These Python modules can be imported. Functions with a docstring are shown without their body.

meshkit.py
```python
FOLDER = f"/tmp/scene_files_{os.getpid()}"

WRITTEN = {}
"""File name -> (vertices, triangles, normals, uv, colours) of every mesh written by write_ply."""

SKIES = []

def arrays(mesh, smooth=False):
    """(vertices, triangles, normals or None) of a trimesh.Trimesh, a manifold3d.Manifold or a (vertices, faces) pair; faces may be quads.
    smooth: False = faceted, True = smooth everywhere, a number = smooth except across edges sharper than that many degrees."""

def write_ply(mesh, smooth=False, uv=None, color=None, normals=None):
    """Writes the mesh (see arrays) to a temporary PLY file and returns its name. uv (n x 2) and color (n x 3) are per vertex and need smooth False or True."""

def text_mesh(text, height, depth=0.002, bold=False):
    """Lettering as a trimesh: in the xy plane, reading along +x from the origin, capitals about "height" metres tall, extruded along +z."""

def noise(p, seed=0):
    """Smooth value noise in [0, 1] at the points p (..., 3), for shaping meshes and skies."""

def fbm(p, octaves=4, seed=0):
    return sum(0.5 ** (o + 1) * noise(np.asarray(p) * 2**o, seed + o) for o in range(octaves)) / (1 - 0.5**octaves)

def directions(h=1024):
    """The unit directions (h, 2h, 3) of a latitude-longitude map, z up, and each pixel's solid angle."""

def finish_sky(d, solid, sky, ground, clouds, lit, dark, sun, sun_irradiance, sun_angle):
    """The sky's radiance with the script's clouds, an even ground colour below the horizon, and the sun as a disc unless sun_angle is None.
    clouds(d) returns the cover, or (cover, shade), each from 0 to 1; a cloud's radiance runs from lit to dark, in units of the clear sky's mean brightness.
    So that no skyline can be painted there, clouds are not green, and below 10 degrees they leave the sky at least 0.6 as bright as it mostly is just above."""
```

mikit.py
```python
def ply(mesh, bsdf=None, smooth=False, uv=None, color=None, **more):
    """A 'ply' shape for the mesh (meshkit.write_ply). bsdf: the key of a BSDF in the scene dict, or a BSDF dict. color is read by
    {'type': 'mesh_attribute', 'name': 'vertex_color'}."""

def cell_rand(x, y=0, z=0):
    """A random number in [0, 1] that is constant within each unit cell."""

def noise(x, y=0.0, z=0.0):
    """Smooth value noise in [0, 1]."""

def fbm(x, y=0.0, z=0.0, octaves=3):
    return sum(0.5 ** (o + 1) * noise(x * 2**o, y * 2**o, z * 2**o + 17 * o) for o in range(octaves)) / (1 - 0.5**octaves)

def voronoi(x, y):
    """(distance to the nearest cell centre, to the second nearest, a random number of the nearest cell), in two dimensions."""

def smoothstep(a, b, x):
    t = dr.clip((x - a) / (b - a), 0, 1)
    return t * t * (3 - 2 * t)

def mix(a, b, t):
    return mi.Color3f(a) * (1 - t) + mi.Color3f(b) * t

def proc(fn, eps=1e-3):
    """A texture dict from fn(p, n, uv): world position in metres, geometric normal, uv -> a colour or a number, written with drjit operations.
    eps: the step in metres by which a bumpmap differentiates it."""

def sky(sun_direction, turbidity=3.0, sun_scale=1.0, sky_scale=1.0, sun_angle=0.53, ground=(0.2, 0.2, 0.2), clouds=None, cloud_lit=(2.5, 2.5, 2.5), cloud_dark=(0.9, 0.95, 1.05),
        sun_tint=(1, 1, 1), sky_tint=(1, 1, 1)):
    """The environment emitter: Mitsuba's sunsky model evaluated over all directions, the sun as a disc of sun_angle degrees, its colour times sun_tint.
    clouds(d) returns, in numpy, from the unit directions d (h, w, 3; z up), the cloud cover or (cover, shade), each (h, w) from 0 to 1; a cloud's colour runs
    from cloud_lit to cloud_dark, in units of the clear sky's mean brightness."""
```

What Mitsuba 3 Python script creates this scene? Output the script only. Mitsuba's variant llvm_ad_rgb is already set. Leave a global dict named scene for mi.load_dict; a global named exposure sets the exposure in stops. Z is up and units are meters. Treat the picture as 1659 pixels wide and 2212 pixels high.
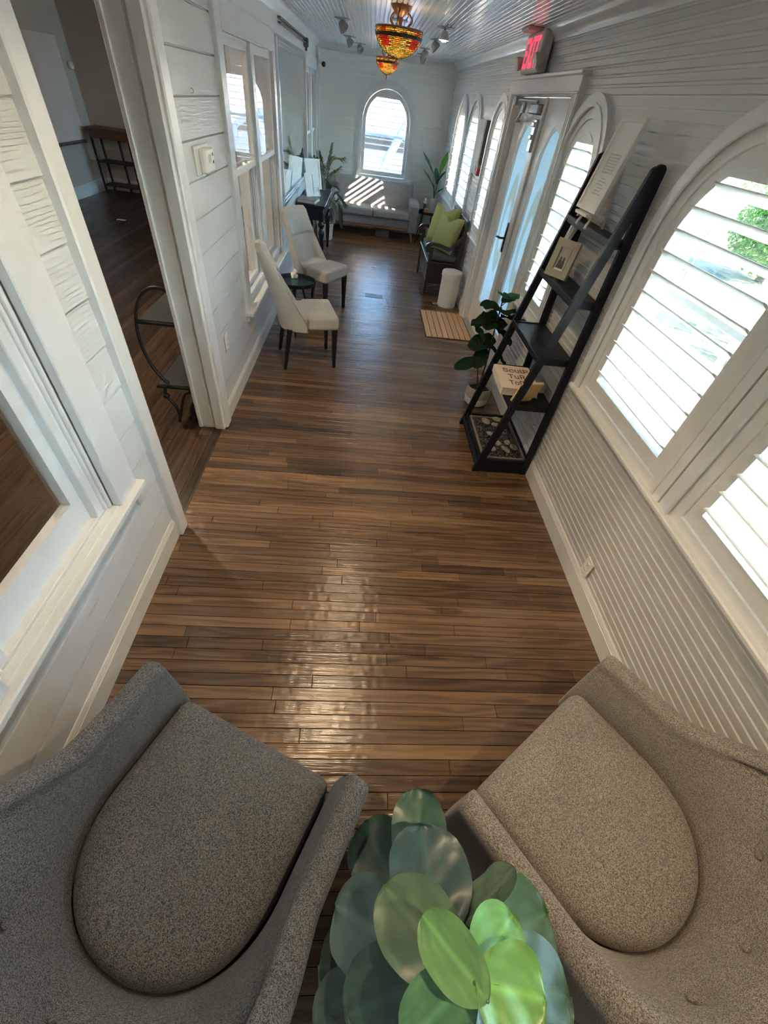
import math, random
import numpy as np, trimesh, shapely, shapely.geometry as sg, drjit as dr
import mitsuba as mi, mikit, meshkit
from mikit import noise, fbm, voronoi, cell_rand, smoothstep, mix, proc
T = mi.ScalarTransform4f
random.seed(7); rng = np.random.default_rng(7)
PI = math.pi
scene, labels = {}, {}
# ---------------------------------------------------------------- camera, sky, sun, exposure
exposure = 2.3
CAM = (0, 0, 1.92)
ROT = np.array([[0.993770707, -0.019065781, 0.109801082], [0.063416864, -0.713436591, -0.697844204], [0.091641054, 0.700460368, -0.707783293]])          # rows: image right, image down, forward
scene['camera'] = {'type': 'perspective', 'fov': 86.33, 'fov_axis': 'x', 'near_clip': 0.05, 'far_clip': 300.0,
    'to_world': T().look_at(origin=list(CAM), target=[CAM[i] + ROT[2][i] for i in range(3)], up=[-float(v) for v in ROT[1]])}
SUN = (1.25, -1.0, 0.80)
scene['sky'] = mikit.sky(SUN, turbidity=3.0, sun_scale=20.0, sky_scale=14.5, sky_tint=(.72, .97, 1.12), sun_tint=(.90, 1.0, 1.14), ground=(0.35, 0.35, 0.33))
LAMP = 30.0            # radiance scale of the ceiling lamps
WARM = (1.0, 0.80, 0.56)
XL, XR, YF, ZC = -0.975, 1.372, 10.05, 2.44     # left siding plane, right wall plane, far wall, ceiling
# ---------------------------------------------------------------- helpers
def numbered(k):
    if k not in labels and k not in scene and not any(s.startswith(k + '__') for s in scene): return k
    i = 1
    while f'{k}_{i:03d}' in labels or f'{k}_{i:03d}' in scene: i += 1
    return f'{k}_{i:03d}'
_b = lambda b: 'mat_' + b if isinstance(b, str) else b
_count = {}
def part(parent, name, mesh, bsdf, smooth=False, label=None, kind=None, color=None, **kw):
    k = f'{parent}__{name}'
    n = _count.get(k, 0); _count[k] = n + 1
    if n: k = f'{k}_{n:03d}'
    scene[k] = mikit.ply(mesh, _b(bsdf), smooth, color=color, **kw)
    if label or kind: labels[k] = {a: b for a, b in (('label', label), ('kind', kind)) if b}
    return k
_tops = {}
def thing(name, label, cat, group=None, kind=None):
    n = _tops.get(name, 0); _tops[name] = n + 1
    k = name if n == 0 else f'{name}_{n:03d}'
    labels[k] = {'label': label, 'category': cat}
    if group: labels[k]['group'] = group
    if kind: labels[k]['kind'] = kind
    return k
def single(name, label, cat, mesh, bsdf, smooth=False, group=None, kind=None, **kw):
    k = thing(name, label, cat, group, kind)
    scene[k] = mikit.ply(mesh, _b(bsdf), smooth, **kw)
    return k
cat = trimesh.util.concatenate
def hull(p): return trimesh.Trimesh(p, process=False).convex_hull if len(p) > 60 else trimesh.convex.convex_hull(np.asarray(p, float))
def box(x0, x1, y0, y1, z0, z1, c=0.0):
    x0, x1 = min(x0, x1), max(x0, x1); y0, y1 = min(y0, y1), max(y0, y1); z0, z1 = min(z0, z1), max(z0, z1)
    c = min(c, (x1 - x0) * .45, (y1 - y0) * .45, (z1 - z0) * .45)
    if c <= 0:
        return trimesh.creation.box(bounds=[[x0, y0, z0], [x1, y1, z1]])
    p = []
    for x, sx in ((x0, 1), (x1, -1)):
        for y, sy in ((y0, 1), (y1, -1)):
            for z, sz in ((z0, 1), (z1, -1)):
                p += [(x + sx * c, y + sy * c, z), (x + sx * c, y, z + sz * c), (x, y + sy * c, z + sz * c)]
    return hull(p)
def rbox(x0, x1, y0, y1, z0, z1, r=.02, n=2):
    """rounded box"""
    s = trimesh.creation.icosphere(subdivisions=n, radius=r).vertices
    r = min(r, (x1 - x0) / 2, (y1 - y0) / 2, (z1 - z0) / 2)
    c = np.array([[x, y, z] for x in (x0 + r, x1 - r) for y in (y0 + r, y1 - r) for z in (z0 + r, z1 - r)])
    return hull((c[:, None] + s[None] * 1.0).reshape(-1, 3))
def xf(mesh, rz=0, t=(0, 0, 0), rx=0, ry=0, s=None):
    m = mesh.copy()
    A = np.eye(4)
    if s is not None: A = np.diag([*(s if np.ndim(s) else (s, s, s)), 1.0])
    for ang, ax in ((rx, [1, 0, 0]), (ry, [0, 1, 0]), (rz, [0, 0, 1])):
        if ang: A = trimesh.transformations.rotation_matrix(ang, ax) @ A
    A[:3, 3] += t
    m.apply_transform(A); return m
def basis(mesh, u, v, w, o):
    A = np.eye(4); A[:3, 0], A[:3, 1], A[:3, 2], A[:3, 3] = u, v, w, o
    m = mesh.copy(); m.apply_transform(A); return m
def extr(poly, d):
    ps = [g for g in getattr(poly, 'geoms', [poly]) if g.area > 1e-7]
    return cat([trimesh.creation.extrude_polygon(g, d, engine='earcut') for g in ps])
def tube(pts, r, n=10, cap=True, closed=False):
    P = np.asarray(pts, float); R = np.broadcast_to(r, len(P)).astype(float)
    tg = np.gradient(P, axis=0) if not closed else np.roll(P, -1, 0) - np.roll(P, 1, 0)
    tg /= np.linalg.norm(tg, axis=1, keepdims=True) + 1e-12
    a = np.cross(tg[0], [0, 0, 1] if abs(tg[0][2]) < .9 else [1, 0, 0]); a /= np.linalg.norm(a)
    V = []
    for i in range(len(P)):
        a = a - tg[i] * (a @ tg[i]); a /= np.linalg.norm(a); b = np.cross(tg[i], a)
        th = np.arange(n) * 2 * PI / n
        V.append(P[i] + R[i] * (np.cos(th)[:, None] * a + np.sin(th)[:, None] * b))
    m = len(P); V = np.vstack(V); F = []
    for i in range(m if closed else m - 1):
        j = (i + 1) % m
        for k in range(n):
            l = (k + 1) % n
            F += [[i * n + k, j * n + l, j * n + k], [i * n + k, i * n + l, j * n + l]]
    if cap and not closed:
        V = np.vstack([V, P[:1], P[-1:]]); c0, c1 = m * n, m * n + 1
        for k in range(n):
            l = (k + 1) % n
            F += [[c0, l, k], [c1, (m - 1) * n + k, (m - 1) * n + l]]
    t = trimesh.Trimesh(V, F, process=False); 
    if cap or closed: t.fix_normals() if t.volume < 0 else None
    return t
def lathe(prof, n=32, c=(0, 0, 0)):
    prof = np.asarray(prof, float); m = len(prof); th = np.arange(n) * 2 * PI / n
    V = np.stack([prof[:, None, 0] * np.cos(th), prof[:, None, 0] * np.sin(th), np.repeat(prof[:, 1:2], n, 1)], -1).reshape(-1, 3) + c
    F = []
    for i in range(m - 1):
        for k in range(n):
            l = (k + 1) % n
            F += [[i * n + k, i * n + l, (i + 1) * n + l], [i * n + k, (i + 1) * n + l, (i + 1) * n + k]]
    return trimesh.Trimesh(V, F, process=False)
def grid(P, flip=False):
    """(a, b, 3) array of points as a sheet"""
    a, b = P.shape[:2]; i = np.arange(a * b).reshape(a, b)
    q = np.stack([i[:-1, :-1], i[1:, :-1], i[1:, 1:], i[:-1, 1:]], -1).reshape(-1, 4)
    F = np.vstack([q[:, [0, 1, 2]], q[:, [0, 2, 3]]])
    return trimesh.Trimesh(P.reshape(-1, 3), F[:, ::-1] if flip else F, process=False)
def catmull(pts, n=8):
    P = np.asarray(pts, float); P = np.vstack([2 * P[0] - P[1], P, 2 * P[-1] - P[-2]]); out = []
    for i in range(1, len(P) - 2):
        for t in np.linspace(0, 1, n, endpoint=False):
            a, b, c, d = P[i - 1:i + 3]
            out.append(.5 * (2 * b + (c - a) * t + (2 * a - 5 * b + 4 * c - d) * t ** 2 + (3 * b - a - 3 * c + d) * t ** 3))
    return np.array(out + [P[-2]])
rect = sg.box
def frame_poly(x0, x1, y0, y1, w):
    return rect(x0, y0, x1, y1).difference(rect(x0 + w, y0 + w, x1 - w, y1 - w))
# ---------------------------------------------------------------- materials
def pr(c, r=.5, **k):
    return {'type': 'principled', 'base_color': c if isinstance(c, dict) else {'type': 'rgb', 'value': list(c)}, 'roughness': r, **k}
def mat(key, c, r=.5, two=True, bump=None, scale=1.0, **k):
    b = pr(c, r, **k)
    if bump is not None: b = {'type': 'bumpmap', 'arbitrary': bump, 'scale': scale, 'bsdf': b}
    scene['mat_' + key] = {'type': 'twosided', 'bsdf': b} if two else b
    return key
def plank_tex(swap, row_w, cols):
    def fn(p, n, uv):
        a, b = (p.y, p.x) if swap else (p.x, p.y)
        row = dr.floor(b / row_w); h = cell_rand(row, 3, 5); u = a + h * 40
        warp = fbm(u * 2.2, b * 22 + h * 60, h * 9, 3)
        rings = 0.5 + 0.5 * dr.sin((b * 150 + warp * 17 + h * 30))
        fine = noise(u * 9, b * 620, h * 7)
        t = smoothstep(-.05, 0.9, 0.30 * rings + 0.32 * fine + 0.42 * fbm(u * 1.7, b * 9, h * 3, 2) - .02 + .25 * (h - .5))
        dark = smoothstep(.66, .8, fbm(u * 3.1, b * 30, h * 13 + 4, 2))
        c = mix(cols[0], cols[1], t)
        return c * (1 - 0.5 * dark) * (0.78 + .44 * h)
    return proc(fn)
def scrape(swap, row_w):
    def fn(p, n, uv):
        a, b = (p.y, p.x) if swap else (p.x, p.y)
        row = dr.floor(b / row_w); h = cell_rand(row, 3, 5); u = a + h * 40
        return 0.55 * noise(u * 42, b * 26, h * 50) + 0.35 * noise(u * 6, b * 160, h * 20) + .12 * noise(u * 14, b * 500, 2)
    return proc(fn)
W2 = 0.0572
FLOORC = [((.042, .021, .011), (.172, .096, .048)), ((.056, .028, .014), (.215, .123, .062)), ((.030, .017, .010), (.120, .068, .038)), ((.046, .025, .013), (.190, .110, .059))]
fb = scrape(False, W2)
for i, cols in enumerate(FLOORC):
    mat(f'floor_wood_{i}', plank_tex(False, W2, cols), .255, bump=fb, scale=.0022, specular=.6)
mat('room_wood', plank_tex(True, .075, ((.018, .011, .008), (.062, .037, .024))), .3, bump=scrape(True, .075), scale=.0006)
mat('joint', (.02, .012, .008), .8)
def emboss(p, n, uv):
    row = dr.floor(p.z / .1715); h = cell_rand(row, 8, 1)
    w = fbm(p.y * 2.0, p.z * 7, h * 30 + 1, 3)
    g = 0.5 + 0.5 * dr.sin(p.z * 380 + w * 34)
    return smoothstep(.45, .95, g) * smoothstep(.32, .55, fbm(p.y * 3, p.z * 7, h * 70, 2)) + .12 * noise(p.y * 30, p.z * 320, 1)
mat('siding', (.62, .63, .635), .40, bump=proc(emboss), scale=.0019)
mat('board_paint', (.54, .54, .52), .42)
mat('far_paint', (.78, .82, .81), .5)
mat('ceil_paint', (.70, .735, .745), .25)
mat('trim_paint', (.73, .755, .775), .3)
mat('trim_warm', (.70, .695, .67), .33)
mat('sill_paint', (.72, .72, .69), .35)
mat('shutter_paint', (.74, .745, .73), .32)
mat('wall_back', (.6, .6, .58), .5)
mat('room_wall', (.47, .42, .36), .6)
mat('board_white', (.70, .58, .52), .4)
mat('black_wood', (.006, .008, .013), .42, specular=.28)
mat('black_gloss', (.008, .009, .010), .12)
mat('iron', (.012, .012, .012), .4)
mat('dark_brown', (.030, .022, .018), .38)
mat('espresso', (.035, .027, .022), .35)
mat('red_wood', (.10, .042, .024), .4)
mat('oak_leg', (.34, .17, .085), .45)
mat('mirror', (.92, .93, .93), .02, metallic=1.0)
mat('silver', (.72, .74, .80), .22, metallic=1.0)
mat('steel', (.45, .46, .47), .3, metallic=1.0)
mat('dark_metal', (.10, .10, .10), .4, metallic=.6)
mat('spot_grey', (.30, .315, .32), .45)
mat('brass', (.35, .20, .10), .35, metallic=.9)
mat('bronze', (.22, .12, .075), .4, metallic=.7)
scene['mat_pane_glass'] = {'type': 'thindielectric', 'int_ior': 1.5}
scene['mat_clear_glass'] = {'type': 'dielectric', 'int_ior': 1.5}
mat('white_plastic', (.80, .79, .76), .35)
mat('white_ceramic', (.82, .81, .79), .28)
mat('grey_ceramic', (.36, .35, .32), .5)
mat('paper', (.80, .80, .79), .5)
mat('print_paper', proc(lambda p, n, uv: mix((.78, .77, .76), (.42, .42, .42), smoothstep(.45, .6, noise(p.z * 160, p.y * 160, 3)) * smoothstep(.0, .012, .05 - dr.abs(p.z - 1.80)) * .8)), .25)
mat('ink', (.12, .115, .11), .6)
mat('soft_ink', (.58, .57, .56), .6)
mat('faint_ink', (.70, .70, .69), .6)
mat('brown_ink', (.20, .125, .08), .6)
mat('cardboard', (.66, .52, .39), .6)
mat('beige_book', (.74, .62, .50), .55)
mat('gold_book', (.72, .47, .22), .5)
mat('page_edge', (.62, .58, .52), .7)
mat('book_dark', (.18, .16, .15), .4)
mat('frame_taupe', (.40, .36, .28), .4)
mat('photo_bw', proc(lambda p, n, uv: mix((.07, .07, .075), (.66, .64, .6), smoothstep(.35, .65, fbm(p.y * 45, p.z * 45, 5, 2)))), .3)
mat('soil', (.03, .022, .016), .9)
def tweed(c0, c1, k):
    def fn(p, n, uv):
        a = noise(p.x * 900, p.y * 900, p.z * 900); b = noise(p.x * 520 + 9, p.y * 520, p.z * 520 + 5)
        return mix(c0, c1, smoothstep(.25, .78, .55 * a + .45 * b)) * (.92 + .16 * noise(p.x * 9, p.y * 9, p.z * 9 + k))
    return proc(fn)
mat('tweed_grey', tweed((.028, .029, .030), (.19, .19, .19), 0), .92, sheen=.25)
mat('tweed_taupe', tweed((.075, .064, .055), (.40, .35, .30), 3), .92, sheen=.25)
mat('sofa_cloth', tweed((.21, .205, .215), (.34, .335, .35), 5), .9, sheen=.3)
mat('beige_cloth', tweed((.44, .40, .35), (.60, .56, .51), 6), .9, sheen=.3)
mat('green_velvet', (.37, .39, .13), .75, two=True, sheen=.4)
mat('leather', (.095, .095, .09), .38)
mat('bamboo', proc(lambda p, n, uv: mix((.46, .25, .125), (.66, .40, .21), fbm(p.x * 160, p.y * 6, 2, 3)) * (.86 + .28 * cell_rand(dr.floor(p.x / .0683), 2, 2))), .5)
mat('mat_edge', (.035, .025, .02), .7)
mat('threshold', (.33, .31, .28), .45)
mat('exit_grey', (.42, .40, .37), .5)
mat('plum', (.42, .03, .05), .4)
def leafy(key, c, tr=.5, r=.3, vein=0):
    if vein:
        c = {'type': 'mesh_attribute', 'name': 'vertex_color'}
    scene['mat_' + key] = {'type': 'principledthin', 'base_color': c if isinstance(c, dict) else {'type': 'rgb', 'value': list(c)}, 'roughness': r, 'diff_trans': tr, 'spec_trans': 0.0, 'eta': 1.45}
mat('leaf_big', {'type': 'mesh_attribute', 'name': 'vertex_color'}, .36, specular=.55, clearcoat=.3, clearcoat_gloss=.7)
leafy('leaf_palm', (.055, .085, .05), .5, .4)
leafy('leaf_palm_dry', (.16, .17, .08), .5, .45)
leafy('leaf_dark', (.018, .04, .022), .3, .3)
leafy('leaf_mid', (.05, .13, .06), .5, .35)
leafy('leaf_bird', (.045, .12, .075), .5, .35)
leafy('leaf_bird_light', (.14, .36, .06), .8, .4)
leafy('leaf_tree', (.09, .20, .05), .8, .5)
mat('stem_green', (.10, .14, .06), .6)
mat('stem_brown', (.09, .06, .035), .7)
# frosted door glass with an etched swirl printed on it
def etched(p, n, uv):
    def oval(cy):
        a = (p.y - cy) / .17; b = (p.z - 1.12) / .46
        r = dr.sqrt(a * a + b * b) + .10 * fbm(p.y * 6, p.z * 4, 3, 2)
        return smoothstep(.42, .58, r) * (1 - smoothstep(.86, 1.02, r))
    m = dr.maximum(oval(4.27), oval(5.05))
    return mix((.58, .80, 1.0), (.40, .49, .48), m * .85)
scene['mat_frosted'] = {'type': 'principledthin', 'base_color': proc(etched), 'roughness': .35, 'diff_trans': .24, 'spec_trans': 0.0, 'eta': 1.3}
mat('lawn', proc(lambda p, n, uv: mix((.075, .085, .05), (.19, .185, .14), fbm(p.x * 3, p.y * 3, 2, 4)) * (.7 + .6 * noise(p.x * 40, p.y * 40, 1))), .95)
mat('deck_paint', (.62, .63, .62), .6)
mat('outdoor_white', (.66, .68, .69), .5)
mat('pale_blue_chair', (.50, .62, .68), .5)
mat('asphalt', (.48, .49, .50), .9)
mat('navy', (.03, .045, .11), .35)
mat('blue_canvas', (.09, .17, .42), .8)
mat('tyre', (.015, .015, .015), .8)
mat('bark', (.08, .06, .045), .9)
scene['mat_lead'] = pr((.05, .035, .025), .5)
scene['mat_stained'] = {'type': 'principledthin', 'base_color': {'type': 'mesh_attribute', 'name': 'vertex_color'}, 'roughness': .3, 'diff_trans': 1.6, 'spec_trans': 0.0, 'eta': 1.4}
# ================================================================ STRUCTURE
def struct(name, label, cat, mesh=None, m=None, smooth=False):
    k = thing(name, label, cat, kind='structure')
    if mesh is not None: scene[k] = mikit.ply(mesh, _b(m), smooth)
    return k
# ---- porch floor: strips laid across the room
floor = struct('floor', 'dark stained hardwood strip floor running across the long porch room', 'floor', box(-.99, 1.40, -1.4, 10.2, -.06, -.008), 'joint')
lens = [.35, .5, .65, .8, 1.0, 1.25, 1.5]
far = {i: [] for i in range(4)}
g = .0009
for r in range(int((10.1 + 1.3) / W2)):
    y0 = -1.256 + r * W2 ; y0 = round(y0 / W2) * W2; y1 = y0 + W2
    if y0 < -.42: continue
    x = -.99 - rng.random() * .7
    while x < 1.392:
        L = lens[rng.integers(7)]; a, b = max(x, -.99), min(x + L, 1.392); x += L
        if b - a < .04: continue
        v = int(rng.choice(4, p=[.38, .24, .13, .25])); h = -.0006 * rng.random()
        mesh = box(a + g, b - g, y0 + g, y1 - g, -.014, h, .0012)
        if y0 < 3.3: part(floor, 'plank', mesh, f'floor_wood_{v}')
        else: far[v].append(box(a + g, b - g, y0 + g, y1 - g, -.014, h))
for v in range(4): part(floor, 'distant_planks', cat(far[v]), f'floor_wood_{v}', kind='stuff')
# ---- dark room beyond the opening
rfloor = struct('floor_001', 'darker wood floor of the dim room beyond the opening', 'floor', box(-5.3, -.991, -.6, 10.7, -.06, -.008), 'joint')
rest = []
for r in range(58):
    x1 = -.992 - r * .075; x0 = x1 - .075
    y = -.6 - rng.random()
    while y < 10.7:
        L = lens[rng.integers(7)] * 1.3; a, b = max(y, -.6), min(y + L, 10.7); y += L
        if b - a < .05: continue
        mesh = box(x0 + g, x1 - g, a + g, b - g, -.014, -.0004, .001 if r < 8 else 0)
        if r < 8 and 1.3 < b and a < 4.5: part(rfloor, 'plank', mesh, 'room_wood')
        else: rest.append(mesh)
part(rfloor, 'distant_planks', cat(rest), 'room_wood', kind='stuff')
struct('wall_room_side', 'taupe painted side wall of the dim room with a whiteboard on it', 'wall', box(-5.35, -5.2, -.7, 10.75, 0, 2.8), 'room_wall')
struct('wall_room_back', 'taupe end wall of the dim room behind the console table', 'wall', box(-5.3, -1.0, 10.6, 10.75, 0, 2.8), 'room_wall')
struct('wall_room_front', 'near end wall of the dim room', 'wall', box(-5.3, -1.15, -.75, -.6, 0, 2.8), 'room_wall')
struct('ceiling_001', 'ceiling of the dim room', 'ceiling', box(-5.35, -1.15, -.75, 10.75, 2.75, 2.85), 'room_wall')
k = struct('baseboard_room', 'pale tall baseboard along the whiteboard wall of the dim room', 'baseboard', box(-5.2, -5.182, -.6, 10.6, 0, .19, .004), 'trim_warm')
part(k, 'run', box(-5.182, -1.15, 10.582, 10.6, 0, .19, .004), 'trim_warm')
struct('wall_back', 'plain wall behind the armchairs', 'wall', box(-1.1, 1.5, -1.45, -1.3, 0, 2.5), 'wall_back')
# ---- ceiling: beadboard strips along the room
ceil = struct('ceiling', 'glossy white beadboard ceiling', 'ceiling', box(-1.15, 1.55, -1.4, 10.2, ZC + .008, ZC + .1), 'ceil_paint')
PB = .0413
nC = int((XR - XL) / PB)
for i in range(nC):
    x0 = XL + i * PB
    part(ceil, 'board', box(x0 + .0035, x0 + PB - .0035, -1.35, 10.05, ZC - .001, ZC + .012, .004), 'ceil_paint')
def crown(y0, y1, side):
    pts = [(0, 0), (.012, 0), (.018, .015), (.03, .03), (.055, .052), (.066, .066), (.066, .08), (0, .08)]
    m = extr(sg.Polygon(pts), y1 - y0)            # a: off the wall, b: up
    if side == 'L': return basis(m, (1, 0, 0), (0, 0, 1), (0, -1, 0), (XL, y1, ZC - .08))
    if side == 'R': return basis(m, (-1, 0, 0), (0, 0, 1), (0, 1, 0), (XR, y0, ZC - .08))
    return basis(m, (0, -1, 0), (0, 0, 1), (-1, 0, 0), (y1, YF, ZC - .08))
struct('trim_1', 'white crown moulding along the top of the left wall', 'crown moulding', crown(-1.3, YF, 'L'), 'ceil_paint', 40)
struct('trim_2', 'white crown moulding along the top of the right wall', 'crown moulding', crown(-1.3, YF, 'R'), 'ceil_paint', 40)
struct('trim_3', 'white crown moulding along the top of the far wall', 'crown moulding', crown(XL, XR, 'F'), 'ceil_paint', 40)
# ---- walls made of boards
def board_rows(parent, z0, z1, pitch, a0, a1, holes, place, m, thick=.011, gap=.007, ch=.0055):
    """strips of a wall: along a, rows in z, cut by the holes; place(mesh in (a, depth, z)) puts it on the wall"""
    n = int(math.ceil((z1 - z0) / pitch))
    for i in range(n):
        b0, b1 = z0 + i * pitch, min(z1, z0 + (i + 1) * pitch)
        row = rect(a0, b0 + gap / 2, a1, b1 - gap / 2).difference(holes)
        for q in getattr(row, 'geoms', [row]):
            if q.area < 2e-4: continue
            x0, y0, x1, y1 = q.bounds
            if q.area > .995 * (x1 - x0) * (y1 - y0):
                mesh = box(x0, x1, 0, thick, y0, y1, ch)
            else:
                mesh = basis(extr(q, thick), (1, 0, 0), (0, 0, 1), (0, -1, 0), (0, thick, 0))
            part(parent, 'board', place(mesh), m)
def arch(R, zs, zb, c=0.0, n=40):
    t = np.linspace(0, PI, n)
    return sg.Polygon([(c - R, zb), *[(c - R * math.cos(a), zs + R * math.sin(a)) for a in t], (c + R, zb)])
# right-hand windows: (centre y, outer radius)
RW = [(-.35, .53), (.72, .53), (1.79, .53), (3.50, .385), (6.00, .385), (7.47, .53), (8.54, .53)]
APEX = 2.082
holesR = shapely.union_all([arch(R - .03, APEX - R, .79, c) for c, R in RW] + [rect(3.82, -.1, 5.69, 2.15)])
onR = lambda mesh: basis(mesh, (0, 1, 0), (-1, 0, 0), (0, 0, 1), (XR + .011, 0, 0))      # (a, depth, z)
wr = struct('wall_right', 'pale beadboard wall with arched shuttered windows and the double door', 'wall',
    basis(extr(rect(-1.4, 0, 10.2, 2.55).difference(shapely.union_all([arch(R - .06, APEX - R, .80, c) for c, R in RW] + [rect(3.90, -.1, 5.60, 2.08)])), .15), (0, 1, 0), (0, 0, 1), (1, 0, 0), (XR + .004, 0, 0)), 'wall_back')
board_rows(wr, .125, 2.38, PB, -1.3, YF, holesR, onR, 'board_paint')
# far wall
FWC, FWR, FAP = .27, .54, 2.135
holesF = arch(FWR - .03, FAP - FWR, .77, FWC)
wf = struct('wall_far', 'pale green white end wall with one arched window behind the sofa', 'wall',
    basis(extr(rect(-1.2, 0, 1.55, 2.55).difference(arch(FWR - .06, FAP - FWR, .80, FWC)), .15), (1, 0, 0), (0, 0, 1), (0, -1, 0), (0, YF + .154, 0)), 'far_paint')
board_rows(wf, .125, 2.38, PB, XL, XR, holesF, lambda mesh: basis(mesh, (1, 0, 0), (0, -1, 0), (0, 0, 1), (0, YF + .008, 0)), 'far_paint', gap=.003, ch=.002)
# left wall with lap siding
OP = (1.69, 2.70)                                   # opening to the dim room
NW = (.50, 1.25, .60, 2.10)                         # near window opening (y0, y1, z0, z1)
MW = [(3.88, 4.72), (4.84, 5.70)]
PW = [(8.44, 9.10), (9.20, 9.86)]
bodyL = rect(-1.4, 0, 10.2, 2.8).difference(shapely.union_all([rect(OP[0], -.1, OP[1], 2.15), rect(*[NW[0], NW[2], NW[1], NW[3]])] + [rect(a, .53, b, 2.10) for a, b in MW + PW]))
wl = struct('wall_left', 'white lap siding wall with sash windows and an opening to a dim room', 'wall', basis(extr(bodyL, .155), (0, 1, 0), (0, 0, 1), (1, 0, 0), (XL - .012 - .155, 0, 0)), 'wall_back')
LP = .1715
def lap(y0, y1, z0, z1, cut=None):
    zz1 = min(z1, z0 + LP)
    x = XL - .010
    p = []
    for y in (y0, y1):
        p += [(x - .012, y, z0), (x + .013, y, z0), (x + .015, y, z0 + .002), (x + .010, y, zz1 - .010), (x - .008, y, zz1), (x - .012, y, zz1)]
    part(wl, 'lap_board', hull(p), 'siding')
for i in range(-1, 14):
    z0, z1 = .098 + i * LP, .098 + (i + 1) * LP
    z0c = max(z0, .11); z1c = min(z1, 2.37)
    if z1c - z0c < .03: continue
    segs = [(2.79, 3.745)] + ([(-1.2, .36), (1.405, 1.612)] if z1c > .60 else [(-1.2, 1.612)])
    if z1c < .50: segs = [s for s in segs if s[0] < 2] + [(2.79, 9.98)]
    for a, b in segs: lap(a, b, z0c, z1c)
struct('trim_4', 'smooth white frieze band above the left wall windows and mirror', 'trim', box(XL - .01, XL + .012, 3.74, 9.98, 2.235, 2.37, .003), 'trim_paint')
k = struct('trim_5', 'smooth white panel around the silver framed mirror', 'trim', box(XL - .01, XL + .006, 5.83, 8.32, .50, 2.24), 'trim_paint')
struct('trim_6', 'white corner post at the far end of the left wall', 'trim', cat([box(XL - .01, XL + .06, 9.95, YF, 0, 2.38, .004), box(XL - .01, XL + .085, 9.92, YF, 2.05, 2.09, .006)]), 'trim_paint')
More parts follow.
